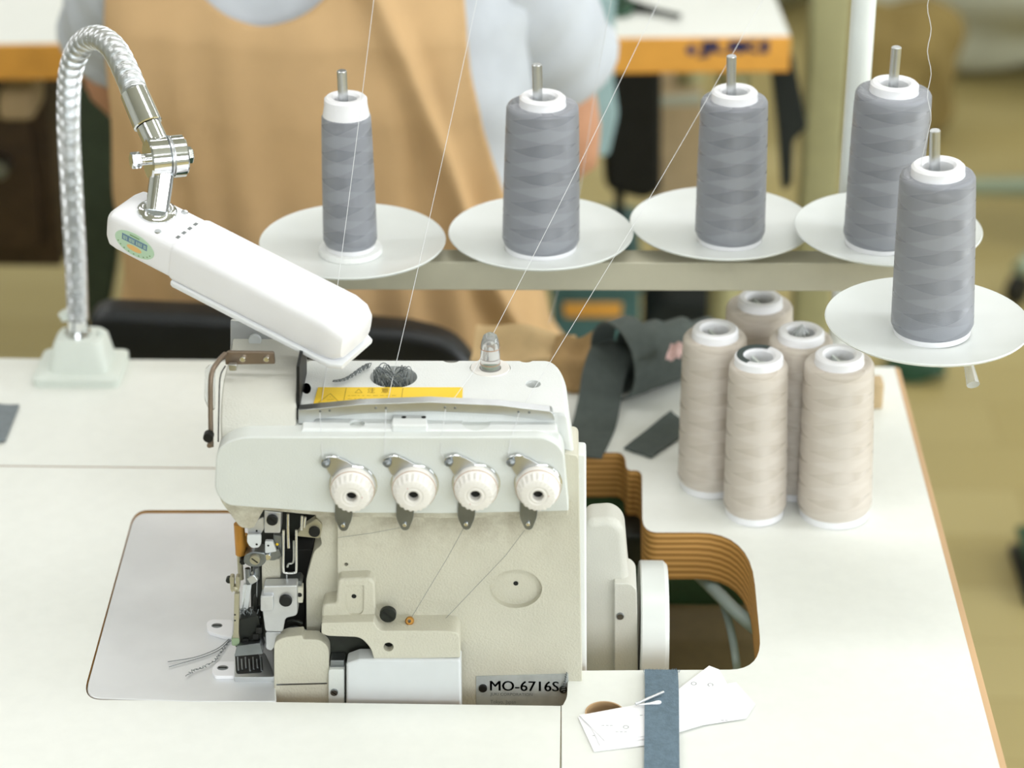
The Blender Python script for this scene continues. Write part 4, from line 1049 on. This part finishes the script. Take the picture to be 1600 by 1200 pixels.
# ---------------------------------------------------------------- ribbon and paper labels at the front
def sheet(px, z, label, marks=(), sd=0, name='paper_label'):
    o = PT(name, px, z, .00035, 'paper'); tag(o, label, 'label', 'paper care labels by the ribbon')
    bm = bmesh.new(); k_ = 0
    for mx_, my_, kind_ in marks:
        c = PZ(mx_, my_, z + .0001)
        if kind_ == 'o':
            for i in range(10):
                t0, t1 = 2 * PI * i / 10, 2 * PI * (i + 1) / 10
                bm.faces.new([bm.verts.new(c + V((r_ * math.cos(t), r_ * math.sin(t), 0))) for r_, t in ((.0016, t0), (.0016, t1), (.0020, t1), (.0020, t0))])
        else:
            for q in range(3):
                x_ = c.x + q * .0028
                bm.faces.new([bm.verts.new(V((x_ + u, c.y + v, c.z))) for u, v in ((0, 0), (.0018, .0003), (.0018, .0008), (0, .0005))])
    if marks: fin('label_print', bm, 'greyink', o)
    else: bm.free()
    return o
sheet([(903, 1120), (1040, 1104), (1046, 1160), (928, 1174)], .0010, 'bottom paper label of the left stack, wrinkled corner outwards', [(925, 1150, '-'), (960, 1158, '-')])
sheet([(914, 1116), (1010, 1098), (1040, 1150), (938, 1165)], .0016, 'middle paper label of the left stack by the round hole')
sheet([(905, 1117), (992, 1105), (1030, 1092), (1036, 1146), (946, 1158)], .0022, 'top paper label of the left stack tucked under the ribbon', [(940, 1134, '-'), (978, 1136, 'o'), (962, 1144, '-'), (1000, 1118, '-')])
sheet([(1040, 1092), (1108, 1040), (1124, 1046), (1148, 1090), (1050, 1146)], .0010, 'paper label of the right stack with its corner over the cut-out edge', [(1084, 1068, 'o'), (1110, 1070, 'o')])
sheet([(1045, 1082), (1150, 1066), (1180, 1100), (1166, 1122), (1050, 1140)], .0016, 'paper label of the right stack pointing furthest right', [(1120, 1126, '-'), (1090, 1130, '-')])
sheet([(1048, 1094), (1140, 1078), (1168, 1112), (1052, 1146)], .0022, 'top paper label of the right stack beside the ribbon')
rb_ = [PZ(1033, 1047, .0032), PZ(1034, 1075, .0034), PZ(1034, 1110, .0038), PZ(1034, 1150, .0034), PZ(1034, 1200, .003), PZ(1034, 1228, .003)]
rbn = thing('woven_ribbon', 'blue-grey woven ribbon laid over the white paper labels', 'ribbon', rb_[3])
ribbon('ribbon_band', rb_, (1, 0, 0), .0232, .0008, 'denim', rbn)
random.seed(8); bm = bmesh.new()
for i in range(40):
    x = 1006 + 55 * i / 39; p = PZ(x, 1048, .0034); q = p + V((random.uniform(-.0008, .0008), random.uniform(.0006, .003), random.uniform(-.0004, .0004)))
    add_tube(bm, [p - V((0, .002, 0)), q], .0002, 4)
tag(fin('frayed_end', bm, 'denim', rbn), 'frayed thread ends of the ribbon', None, kind='stuff')
pk = thing('cotton_swab', 'pale thin stick lying across the ribbon', 'stick', PZ(1015, 1095, .004))
tube('stick', [PZ(993, 1100, .0050), PZ(1037, 1081, .0068)], [.0011, .0009], 'castmetal', pk, 8)
tube('stick_tip', smoothpath([PZ(1000, 1101, .0046), PZ(1018, 1099, .0050), PZ(1033, 1097, .0052)], 4), [.0004, .0005, .0006, .0007, .0009, .0012, .0015, .0014, .0008], 'paper', pk, 8)

# ---------------------------------------------------------------- seated person and chair
XC = PY(500, 250, 2.15).x
pers = thing('person', 'person seated facing away in tan apron over pale grey-blue short-sleeved shirt', 'person', (XC, 2.28, .44))
SEC = [(.42, .185, .135, 2.275), (.50, .195, .135, 2.265), (.60, .185, .122, 2.25), (.69, .175, .112, 2.245), (.78, .183, .115, 2.245), (.88, .196, .118, 2.255), (.95, .198, .110, 2.262), (1.00, .186, .094, 2.272), (1.035, .150, .078, 2.28), (1.06, .105, .066, 2.286), (1.08, .064, .060, 2.29)]
def sec(z):
    for A, B in zip(SEC, SEC[1:]):
        if A[0] <= z <= B[0]:
            t = (z - A[0]) / (B[0] - A[0]); t = t * t * (3 - 2 * t) * .5 + t * .5
            return [A[i] + (B[i] - A[i]) * t for i in range(1, 4)]
    return list((SEC[0] if z < SEC[0][0] else SEC[-1])[1:])
def tors(th, z, off, fold=0):
    w_, d_, y_ = sec(z); e = 2 / 2.6
    c, s_ = math.cos(th), math.sin(th)
    x = math.copysign(abs(c) ** e, c) * (w_ + off); y = math.copysign(abs(s_) ** e, s_) * (d_ + off)
    return V((XC + x, y_ + y, z))
def tshell(name, zs, ths, off, mats, mask=None, wob=None, th=.003):
    bm = bmesh.new(); G = []
    closed = abs(ths[-1] - ths[0]) > 2 * PI - 1e-3
    for z in zs:
        row = []
        for t in (ths[:-1] if closed else ths):
            o_ = off + (wob(t, z) if wob else 0); row.append(bm.verts.new(tors(t, z, o_)))
        G.append(row)
    k_ = len(G[0])
    for i in range(len(G) - 1):
        for j in range(k_ if closed else k_ - 1):
            q = (G[i][j], G[i][(j + 1) % k_], G[i + 1][(j + 1) % k_], G[i + 1][j])
            if mask is None or mask(sum((v.co for v in q), V()) / 4): bm.faces.new(q)
    bmesh.ops.delete(bm, geom=[v for v in bm.verts if not v.link_faces], context='VERTS')
    if mask:
        for _ in range(14):          # even out the stepped border
            new = {}
            for v in bm.verts:
                if v.is_boundary:
                    nb_ = [e_.other_vert(v).co for e_ in v.link_edges if e_.is_boundary]
                    if len(nb_) == 2: new[v] = v.co * .4 + (nb_[0] + nb_[1]) * .3
            for v, c_ in new.items(): v.co = c_
    return bm
def N(a, b, n_): return [a + (b - a) * i / n_ for i in range(n_ + 1)]
# body: one continuous skin
def skinbody():
    bm = bmesh.new(); sk = bm.verts.layers.skin.verify(); D = {}
    def v(k_, p, r, root=False):
        q = bm.verts.new((XC + p[0], p[1], p[2])); q[sk].radius = (r, r); q[sk].use_root = root; D[k_] = q
    def e(*ks):
        for a_, b_ in zip(ks, ks[1:]): bm.edges.new((D[a_], D[b_]))
    v('pelvis', (0, 2.27, .50), .125, True); v('waist', (0, 2.255, .70), .105); v('chest', (0, 2.262, .88), .115); v('collar', (-.01, 2.28, 1.0), .075)
    v('neck', (-.03, 2.30, 1.09), .052); v('skull', (-.035, 2.325, 1.17), .078); v('crown', (-.037, 2.33, 1.26), .085); v('top', (-.037, 2.325, 1.32), .05)
    v('nose', (-.037, 2.42, 1.20), .012); v('chin', (-.037, 2.40, 1.13), .03)
    e('pelvis', 'waist', 'chest', 'collar', 'neck', 'skull', 'crown', 'top'); e('crown', 'nose'); e('skull', 'chin')
    for s_, nm, el, wr, hd in ((-1, 'l', (-.222, 2.37, .81), (-.10, 2.62, .79), (-.07, 2.70, .785)), (1, 'r', (.243, 2.36, .745), (.12, 2.61, .79), (.08, 2.69, .785))):
        v(nm + 'sh', (s_ * .165, 2.272, .97), .062); v(nm + 'up', (s_ * .215, 2.30, .89), .047)
        v(nm + 'el', el, .040); v(nm + 'fa', tuple((a_ * .6 + b_ * .4) for a_, b_ in zip(el, wr)), .036); v(nm + 'wr', wr, .024); v(nm + 'pa', hd, .030)
        e('collar', nm + 'sh', nm + 'up', nm + 'el', nm + 'fa', nm + 'wr', nm + 'pa')
        for f in range(5):
            o_ = (f - 1.5) * .017 if f < 4 else -.045 * s_ * -1
            ln = (.07, .082, .08, .064, .05)[f]
            if f < 4: q1, q2 = (hd[0] + o_ * .9, hd[1] + .045, hd[2] + .006), (hd[0] + o_ * 1.1, hd[1] + .045 + ln * .55, hd[2] - .008)
            else: q1, q2 = (hd[0] - s_ * .038, hd[1] + .005, hd[2]), (hd[0] - s_ * .055, hd[1] + .035, hd[2] - .006)
            v(f'{nm}f{f}a', q1, .0095); v(f'{nm}f{f}b', q2, .0085); e(nm + 'pa', f'{nm}f{f}a', f'{nm}f{f}b')
        v(nm + 'hip', (s_ * .09, 2.31, .50), .095); v(nm + 'kn', (s_ * .12, 2.66, .49), .062); v(nm + 'ca', (s_ * .12, 2.66, .32), .056); v(nm + 'an', (s_ * .12, 2.64, .09), .036); v(nm + 'to', (s_ * .13, 2.78, .04), .034)
        e('pelvis', nm + 'hip', nm + 'kn', nm + 'ca', nm + 'an', nm + 'to')
    me = bpy.data.meshes.new('body'); bm.to_mesh(me); bm.free(); me.materials.append(M['skin'])
    o = bpy.data.objects.new('body', me); COL.objects.link(o)
    sm = o.modifiers.new('skin', 'SKIN'); sm.use_smooth_shade = True
    ss = o.modifiers.new('sub', 'SUBSURF'); ss.levels = 1; ss.render_levels = 1
    bake(o)
    if not o.data.materials: o.data.materials.append(M['skin'])
    par(o, pers); return o
skinbody()
# hair cap with a low knot
bm = bmesh.new(); bmesh.ops.create_uvsphere(bm, u_segments=24, v_segments=16, radius=.108, matrix=Matrix.Translation((XC - .036, 2.315, 1.245)) @ Matrix.Diagonal((.92, 1.0, 1.1, 1)))
bmesh.ops.delete(bm, geom=[f for f in bm.faces if f.calc_center_median().y > 2.36 and f.calc_center_median().z < 1.27], context='FACES')
bmesh.ops.create_uvsphere(bm, u_segments=16, v_segments=10, radius=.04, matrix=Matrix.Translation((XC - .036, 2.205, 1.23)))
fin('hair', bm, 'hair', pers, 60)
fullz = N(.44, 1.065, 60)
def wob1(t, z): return .003 * math.sin(9 * z * 6 + 3 * t) + .0025 * math.sin(5 * t + 14 * z)
bm = tshell('shirt', fullz, N(0, 2 * PI, 96), .008, 'tshirt', None, wob1)
# sleeves
def sleeve(bm, s_, a_, b_, r0, r1):
    P = smoothpath([V((XC + q[0], q[1], q[2])) for q in (a_, [(a_[i] + b_[i]) / 2 + (0.006 * s_ if i == 0 else 0) for i in range(3)], b_)], 8)
    add_tube(bm, P, [r0 + (r1 - r0) * i / (len(P) - 1) + .002 * math.sin(i * 1.4) for i in range(len(P))], 24, False)
sleeve(bm, 1, (.155, 2.270, .985), (.232, 2.322, .862), .072, .062)
sleeve(bm, -1, (-.155, 2.270, .985), (-.222, 2.325, .885), .072, .060)
fin('shirt', bm, 'tshirt', pers, 80)
bm = bmesh.new()
for s_ in (-1, 1):
    add_tube(bm, smoothpath([V((XC + s_ * .08, 2.30, .50)), V((XC + s_ * .10, 2.50, .505)), V((XC + s_ * .12, 2.67, .495)), V((XC + s_ * .12, 2.675, .30)), V((XC + s_ * .12, 2.65, .11))], 6), [.115 - .0022 * i for i in range(25)], 20)
fin('trousers', bm, 'trouser', pers, 80)
# apron: back panel with a scooped neck, straps over the shoulders
NX, NZ, NRX, NRZ = PY(402, 52, 2.12).x, PY(402, 46, 2.125).z, .100, .115
edgeR = [(.60, PY(885, 560, 2.16).x), (PY(860, 470, 2.16).z, PY(862, 470, 2.16).x), (PY(825, 390, 2.16).z, PY(828, 390, 2.16).x), (PY(785, 280, 2.16).z, PY(786, 280, 2.16).x), (PY(757, 190, 2.16).z, PY(757, 190, 2.16).x), (PY(736, 100, 2.16).z, PY(736, 100, 2.16).x), (PY(725, 0, 2.16).z, PY(725, 0, 2.16).x), (1.1, PY(712, -60, 2.16).x)]
edgeL = [(.60, PY(150, 560, 2.16).x), (PY(165, 470, 2.16).z, PY(160, 470, 2.16).x), (PY(180, 300, 2.16).z, PY(170, 300, 2.16).x), (PY(180, 200, 2.16).z, PY(172, 200, 2.16).x), (PY(160, 100, 2.16).z, PY(160, 100, 2.16).x), (PY(150, 0, 2.16).z, PY(152, 0, 2.16).x), (1.1, PY(165, -60, 2.16).x)]
def lerp_tab(tab, z):
    if z <= tab[0][0]: return tab[0][1]
    for A, B in zip(tab, tab[1:]):
        if z <= B[0]: return A[1] + (B[1] - A[1]) * (z - A[0]) / (B[0] - A[0])
    return tab[-1][1]
def amask(p):
    if p.z < .47: return False
    if p.y > 2.27 and p.z > .62: return p.z > 1.02 and abs(p.x - NX) > NRX * .9 and lerp_tab(edgeL, p.z) < p.x < lerp_tab(edgeR, p.z)
    if not (lerp_tab(edgeL, p.z) < p.x < lerp_tab(edgeR, p.z)): return False
    dx, dz = (p.x - NX) / NRX, (p.z - (NZ + NRZ)) / NRZ
    return not (p.z > NZ and (p.z > NZ + NRZ and abs(dx) < 1 or dx * dx + dz * dz < 1))
def wob2(t, z):
    # gathered folds falling from the armpits towards the waist
    x = math.cos(t)
    f = .006 * math.sin(26 * x + 9 * z) * max(0, 1 - abs(z - .72) / .3)
    g_ = .017 * math.exp(-((z - (.90 - .55 * (x - .35))) / .028) ** 2) * (1 if x > .1 else 0)
    return .006 * math.sin(7 * x - 5 * z) + f * .6 + g_ + .035 * max(0, .74 - z) / .3
bm = tshell('apron', N(.47, 1.06, 150), N(PI * .93, PI * 2.07, 220), .026, 'apron', amask, wob2)
ap = fin('apron', bm, 'apron', pers, 80, norm=False)
sd = ap.modifiers.new('thick', 'SOLIDIFY'); sd.thickness = .0025; sd.offset = -1

chair = thing('office_chair', 'black vinyl chair with low curved backrest behind the table', 'chair', (XC, 2.27, 0))
bp_ = rpoly([(136, 500), (160, 490), (300, 496), (480, 508), (640, 522), (706, 538), (752, 590), (700, 740), (180, 740), (140, 620)], [14, 14, 0, 0, 0, 30, 40, 60, 60, 30], 6)
Yb_ = 2.012
bm = bmesh.new(); pts = [PY(p.x, p.y, Yb_) for p in bp_]
add_prism(bm, pts, (0, .042, 0), .016, 5)
bmesh.ops.subdivide_edges(bm, edges=[e_ for e_ in bm.edges if e_.calc_length() > .05], cuts=4, use_grid_fill=True)
fin('backrest', bm, 'leather', chair, 50)
box('seat', (XC - .22, 2.10, .325), (XC + .22, 2.52, .382), 'leather', chair, .02)
for s_ in (-1, 1):
    for y in (2.13, 2.49): cyl('leg', V((XC + s_ * .19, y, 0)), V((XC + s_ * .17, y, .327)), .012, 'darksteel', chair, 14)
    tube('back_post', smoothpath([V((XC + s_ * .16, 2.14, .335)), V((XC + s_ * .16, 2.075, .40)), V((XC + s_ * .15, 2.062, .60))], 5), .010, 'darksteel', chair, 10)

# ---------------------------------------------------------------- table behind with orange edge
L0, R0 = PZ(-40, 71), PZ(1236, 58)
dv = (R0 - L0).normalized(); nv = V((-dv.y, dv.x, 0)); L1 = L0 - dv * .5
ft_ = thing('far_table', 'white-topped work table with orange front edge behind the seated person', 'table', V((L0.x * .5 + R0.x * .5, L0.y + .3, 0)))
o = prism('top_panel', [L1 + nv * .006, R0 + nv * .006, R0 + nv * .62, L1 + nv * .62], (0, 0, -.043), 'laminate', ft_, .001)
eb = prism('edge_band', [L1, R0, R0 + nv * .006, L1 + nv * .006], (0, 0, -.044), 'orange', ft_, .002)
def ep(x, y):     # a point on the front of the orange edge
    d = ray(x, y); t = nv.dot(L0 - CAM) / nv.dot(d); return CAM + d * t - nv * .0006
a_, b_ = ep(1092, 90), ep(1198, 63)
text('lettering', 'JUKI', a_, dv, V((0, 0, 1)), (b_ - a_).dot(dv), b_.z - a_.z, 'blueink', eb, 0, .0006, .0028)
c_ = ep(1080, 78); lathe('print_dot', [(0, 0), (.006, 0), (.006, .0006), (0, .0006)], 'blueink', eb, 16, frame_to(c_, c_ - nv))
for k_, (x, y) in enumerate(((.04, .05), (.04, .55))):
    for q in (R0 - dv * (.06), L1 + dv * .06):
        p = q + nv * y; cyl('leg', V((p.x, p.y, 0)), V((p.x, p.y, TT - .0435)), .02, 'khaki' if q.x > 0 else 'darksteel', ft_, 16)
p = ep(168, 300); 
cb2 = thing('wooden_cabinet', 'dark brown wooden drawer cabinet hung under the left end of the far table', 'cabinet', (L0.x, L0.y + .3, .40))
xq = PY(110, 250, 2.95).x
box('cabinet_body', (L1.x + .05, L0.y + .14, .40), (xq, L0.y + .50, .705), 'brownwood', cb2, .004)
box('cabinet_door', (L1.x + .08, L0.y + .125, .43), (xq - .02, L0.y + .139, .68), 'brownwood', cb2, .003)
cyl('door_knob', V((xq - .06, L0.y + .10, .55)), V((xq - .06, L0.y + .125, .55)), .012, 'dull', cb2, 14)
q = PY(48, 172, L0.y + .11)
tag(prism('paper_roll', [PY(x, y, L0.y + .06) for x, y in rpoly([(-4, 142), (54, 142), (54, 190), (-4, 190)], 14)], (0, .0645, 0), 'card', None, .008), 'pale beige bundle hanging on the dark brown cabinet at the left', 'bundle')
# things below the right part of the far table
Yh = R0.y + .22
mb = thing('motor_box', 'black machine motor hanging under the far table', 'motor', PY(985, 310, Yh))
PP('motor_body', [(930, 47), (1034, 47), (1034, 300), (1010, 316), (945, 300)], Yh, .2, 'black', mb, [0, 0, 10, 20, 20], .01)
PP('motor_belt', [(960, 300), (975, 300), (980, 420), (962, 420)], Yh + .02, .02, 'blackcloth', mb, 3, .002)
cbx = thing('carton', 'beige carton on the floor under the far table beside the black motor', 'box', PY(1064, 420, Yh + .1))
PP('carton_body', [(1030, 165), (1100, 160), (1100, 690), (1030, 690)], Yh + .24, .2, 'card', cbx, 2, .003)
PP('carton_flap', [(1032, 158), (1098, 152), (1098, 164), (1032, 166)], Yh + .238, .02, 'palesack', cbx, 1, .002)
crate = thing('storage_crate', 'teal plastic crate low on the floor behind the second disc', 'crate', PF(930, 520, 0))
Yc = 2.92
PP('crate_wall', [(862, 452), (1000, 452), (995, 790), (868, 790)], Yc, .25, 'teal', crate, 4, .008)
PP('crate_rim', [(858, 446), (1004, 446), (1004, 458), (858, 458)], Yc - .008, .27, 'teal', crate, 3, .004)
PP('crate_label', [(880, 474), (972, 474), (970, 496), (882, 496)], Yc - .004, .004, 'orange', crate, 2, .001)
bg = thing('black_bag', 'black bag on the floor behind the rearmost beige cone', 'bag', PF(1070, 540, 0))
PP('bag_body', [(1008, 490), (1040, 470), (1130, 478), (1150, 500), (1155, 760), (1004, 760)], 2.98, .15, 'blackcloth', bg, 14, .03)
TB('bag_handle', [(1050, 474, 3.05), (1065, 456, 3.05), (1100, 458, 3.05), (1112, 478, 3.05)], 5, 'blackcloth', bg)
# hanging cloths and a dark green slab
tag(PP('hanging_cloth', [(907, -6), (962, -6), (958, 120), (966, 180), (950, 246), (922, 240), (916, 120)], R0.y - .016, .006, 'bluecloth', None, 10, .002), 'pale blue cloth strip hanging over the orange table edge', 'cloth')
tag(PP('hanging_cloth', [(1204, 104), (1240, 88), (1262, 200), (1240, 220), (1238, 290), (1222, 300), (1216, 210)], R0.y + .02, .02, 'blackcloth', None, 8, .006), 'black cloth hanging from the right end of the far table', 'cloth')
tag(PP('hanging_cloth', [(118, 138), (160, 140), (178, 200), (186, 300), (180, 420), (166, 500), (118, 500)], 2.70, .03, 'darkgreen', None, [4, 8, 20, 20, 20, 10, 4], .01), 'dark green slab at the left of the seated person', 'cloth')  # dark green slab filling the space left of the person
sc_ = thing('scissors', 'dark green scissors lying on the far white table top', 'scissors', PZ(1020, 18, 0))
def on(x, y, z=.006): return PZ(x, y, z)
tube('blade', [on(975, 2), on(1062, 27)], [.006, .002], 'darksteel', sc_, 8)
tube('blade', [on(978, 8), on(1064, 24)], [.006, .002], 'darksteel', sc_, 8)
for cx_, cy_ in ((960, -14), (968, 12)):
    tube('handle', [on(cx_ + 16 * math.cos(t), cy_ + 8 * math.sin(t)) for t in [i * PI / 6 for i in range(13)]], .006, 'greencast', sc_, 8)
# post and pale cloth right of the far table
ps = thing('khaki_post', 'khaki square metal post standing between far table and open floor', 'post', PF(1287, 520, 0))
a_ = PY(1258, 200, 2.95); b_ = PY(1318, 200, 2.95)
box('post_shaft', (a_.x, 2.95, 0), (b_.x, 3.0, 1.35), 'khaki', ps, .006)
box('post_foot', (a_.x - .03, 2.92, 0), (b_.x + .03, 3.03, .012), 'khaki', ps, .003)
tag(cloth_patch('x', [(0, 0), (1, 0), (1, 1), (0, 1)], [0] * 4, 'palesack', 2), 'x', 'x') if False else None
def sack(name, label, c, rx_, ry_, rz_, mats, sd_, rough=.18):
    random.seed(sd_); bm = bmesh.new(); bmesh.ops.create_icosphere(bm, subdivisions=4, radius=1)
    ph = [random.uniform(0, 6) for _ in range(6)]
    for v in bm.verts:
        n_ = v.co.copy(); k_ = 1 + rough * (math.sin(4 * n_.x + ph[0]) * math.sin(3 * n_.z + ph[1]) + .6 * math.sin(7 * n_.y + ph[2] + 3 * n_.x) * math.sin(6 * n_.z + ph[3]))
        v.co = V((n_.x * rx_, n_.y * ry_, n_.z * rz_)) * k_
        v.co.z = max(v.co.z, -rz_ * .82)
    zmin = min(v.co.z for v in bm.verts)
    for v in bm.verts: v.co += V((c.x, c.y, -zmin + .001))
    return tag(fin(name, bm, mats, None, 80), label, 'fabric')
sack('fabric_heap', 'large pale grey-green fabric heap in the far right corner', PF(1590, 140, 0) + V((.12, .25, 0)), .42, .35, .24, 'palesack', 4)
sack('fabric_heap', 'brown fabric heap behind the white pole on the floor', PF(1375, 205, 0) + V((0, 0, 0)), .15, .15, .15, 'brownsack', 6)
sack('fabric_heap', 'pale fabric heap beyond the khaki post', PF(1225, 60, 0) + V((-.05, .35, 0)), .22, .3, .26, 'palesack', 9)
# swivel stool base at the right border
sb = thing('swivel_stool', 'grey-green swivel stool base at the right border of the picture', 'stool', PF(1735, 385, 0))
c_ = PF(1735, 385, 0)
for i in range(5):
    t = i * 2 * PI / 5 + 2.75; e_ = c_ + V((.31 * math.cos(t), .31 * math.sin(t), .06))
    tube('base_arm', [c_ + V((0, 0, .10)), c_.lerp(e_, .5) + V((0, 0, .055)), e_], [.022, .018, .014], 'greygreen', sb, 10)
    lathe('caster', [(0, -.010), (.024, -.010), (.026, 0), (.024, .010), (0, .010)], 'black', sb, 16, Matrix.Translation((e_.x, e_.y, .0262)) @ Matrix.Rotation(t, 4, 'Z') @ Matrix.Rotation(PI / 2, 4, 'X'))
cyl('column', c_ + V((0, 0, .09)), c_ + V((0, 0, .42)), .025, 'darksteel', sb, 18)
cyl('stool_seat', c_ + V((0, 0, .42)), c_ + V((0, 0, .47)), .17, 'leather', sb, 32, None, .015)
# dark pedal on the floor at the right border and a scrap
c_ = PF(1612, 905, 0)
fp = thing('foot_pedal', 'dark green foot pedal on the floor at the right border', 'pedal', c_)
box('pedal_base', (c_.x - .02, c_.y - .07, 0), (c_.x + .10, c_.y + .07, .014), 'darksteel', fp, .003)
box('pedal_plate', (c_.x - .015, c_.y - .065, .022), (c_.x + .095, c_.y + .065, .034), 'greencast', fp, .004, Matrix.Translation((0, 0, .012)))
box('pedal_hinge', (c_.x - .012, c_.y + .03, .012), (c_.x + .09, c_.y + .045, .036), 'darksteel', fp, .002)
c_ = PF(1432, 588, 0)
sack('cloth_scrap', 'small dark green scrap on the floor right of the table corner', c_, .045, .035, .02, 'greencast', 12)
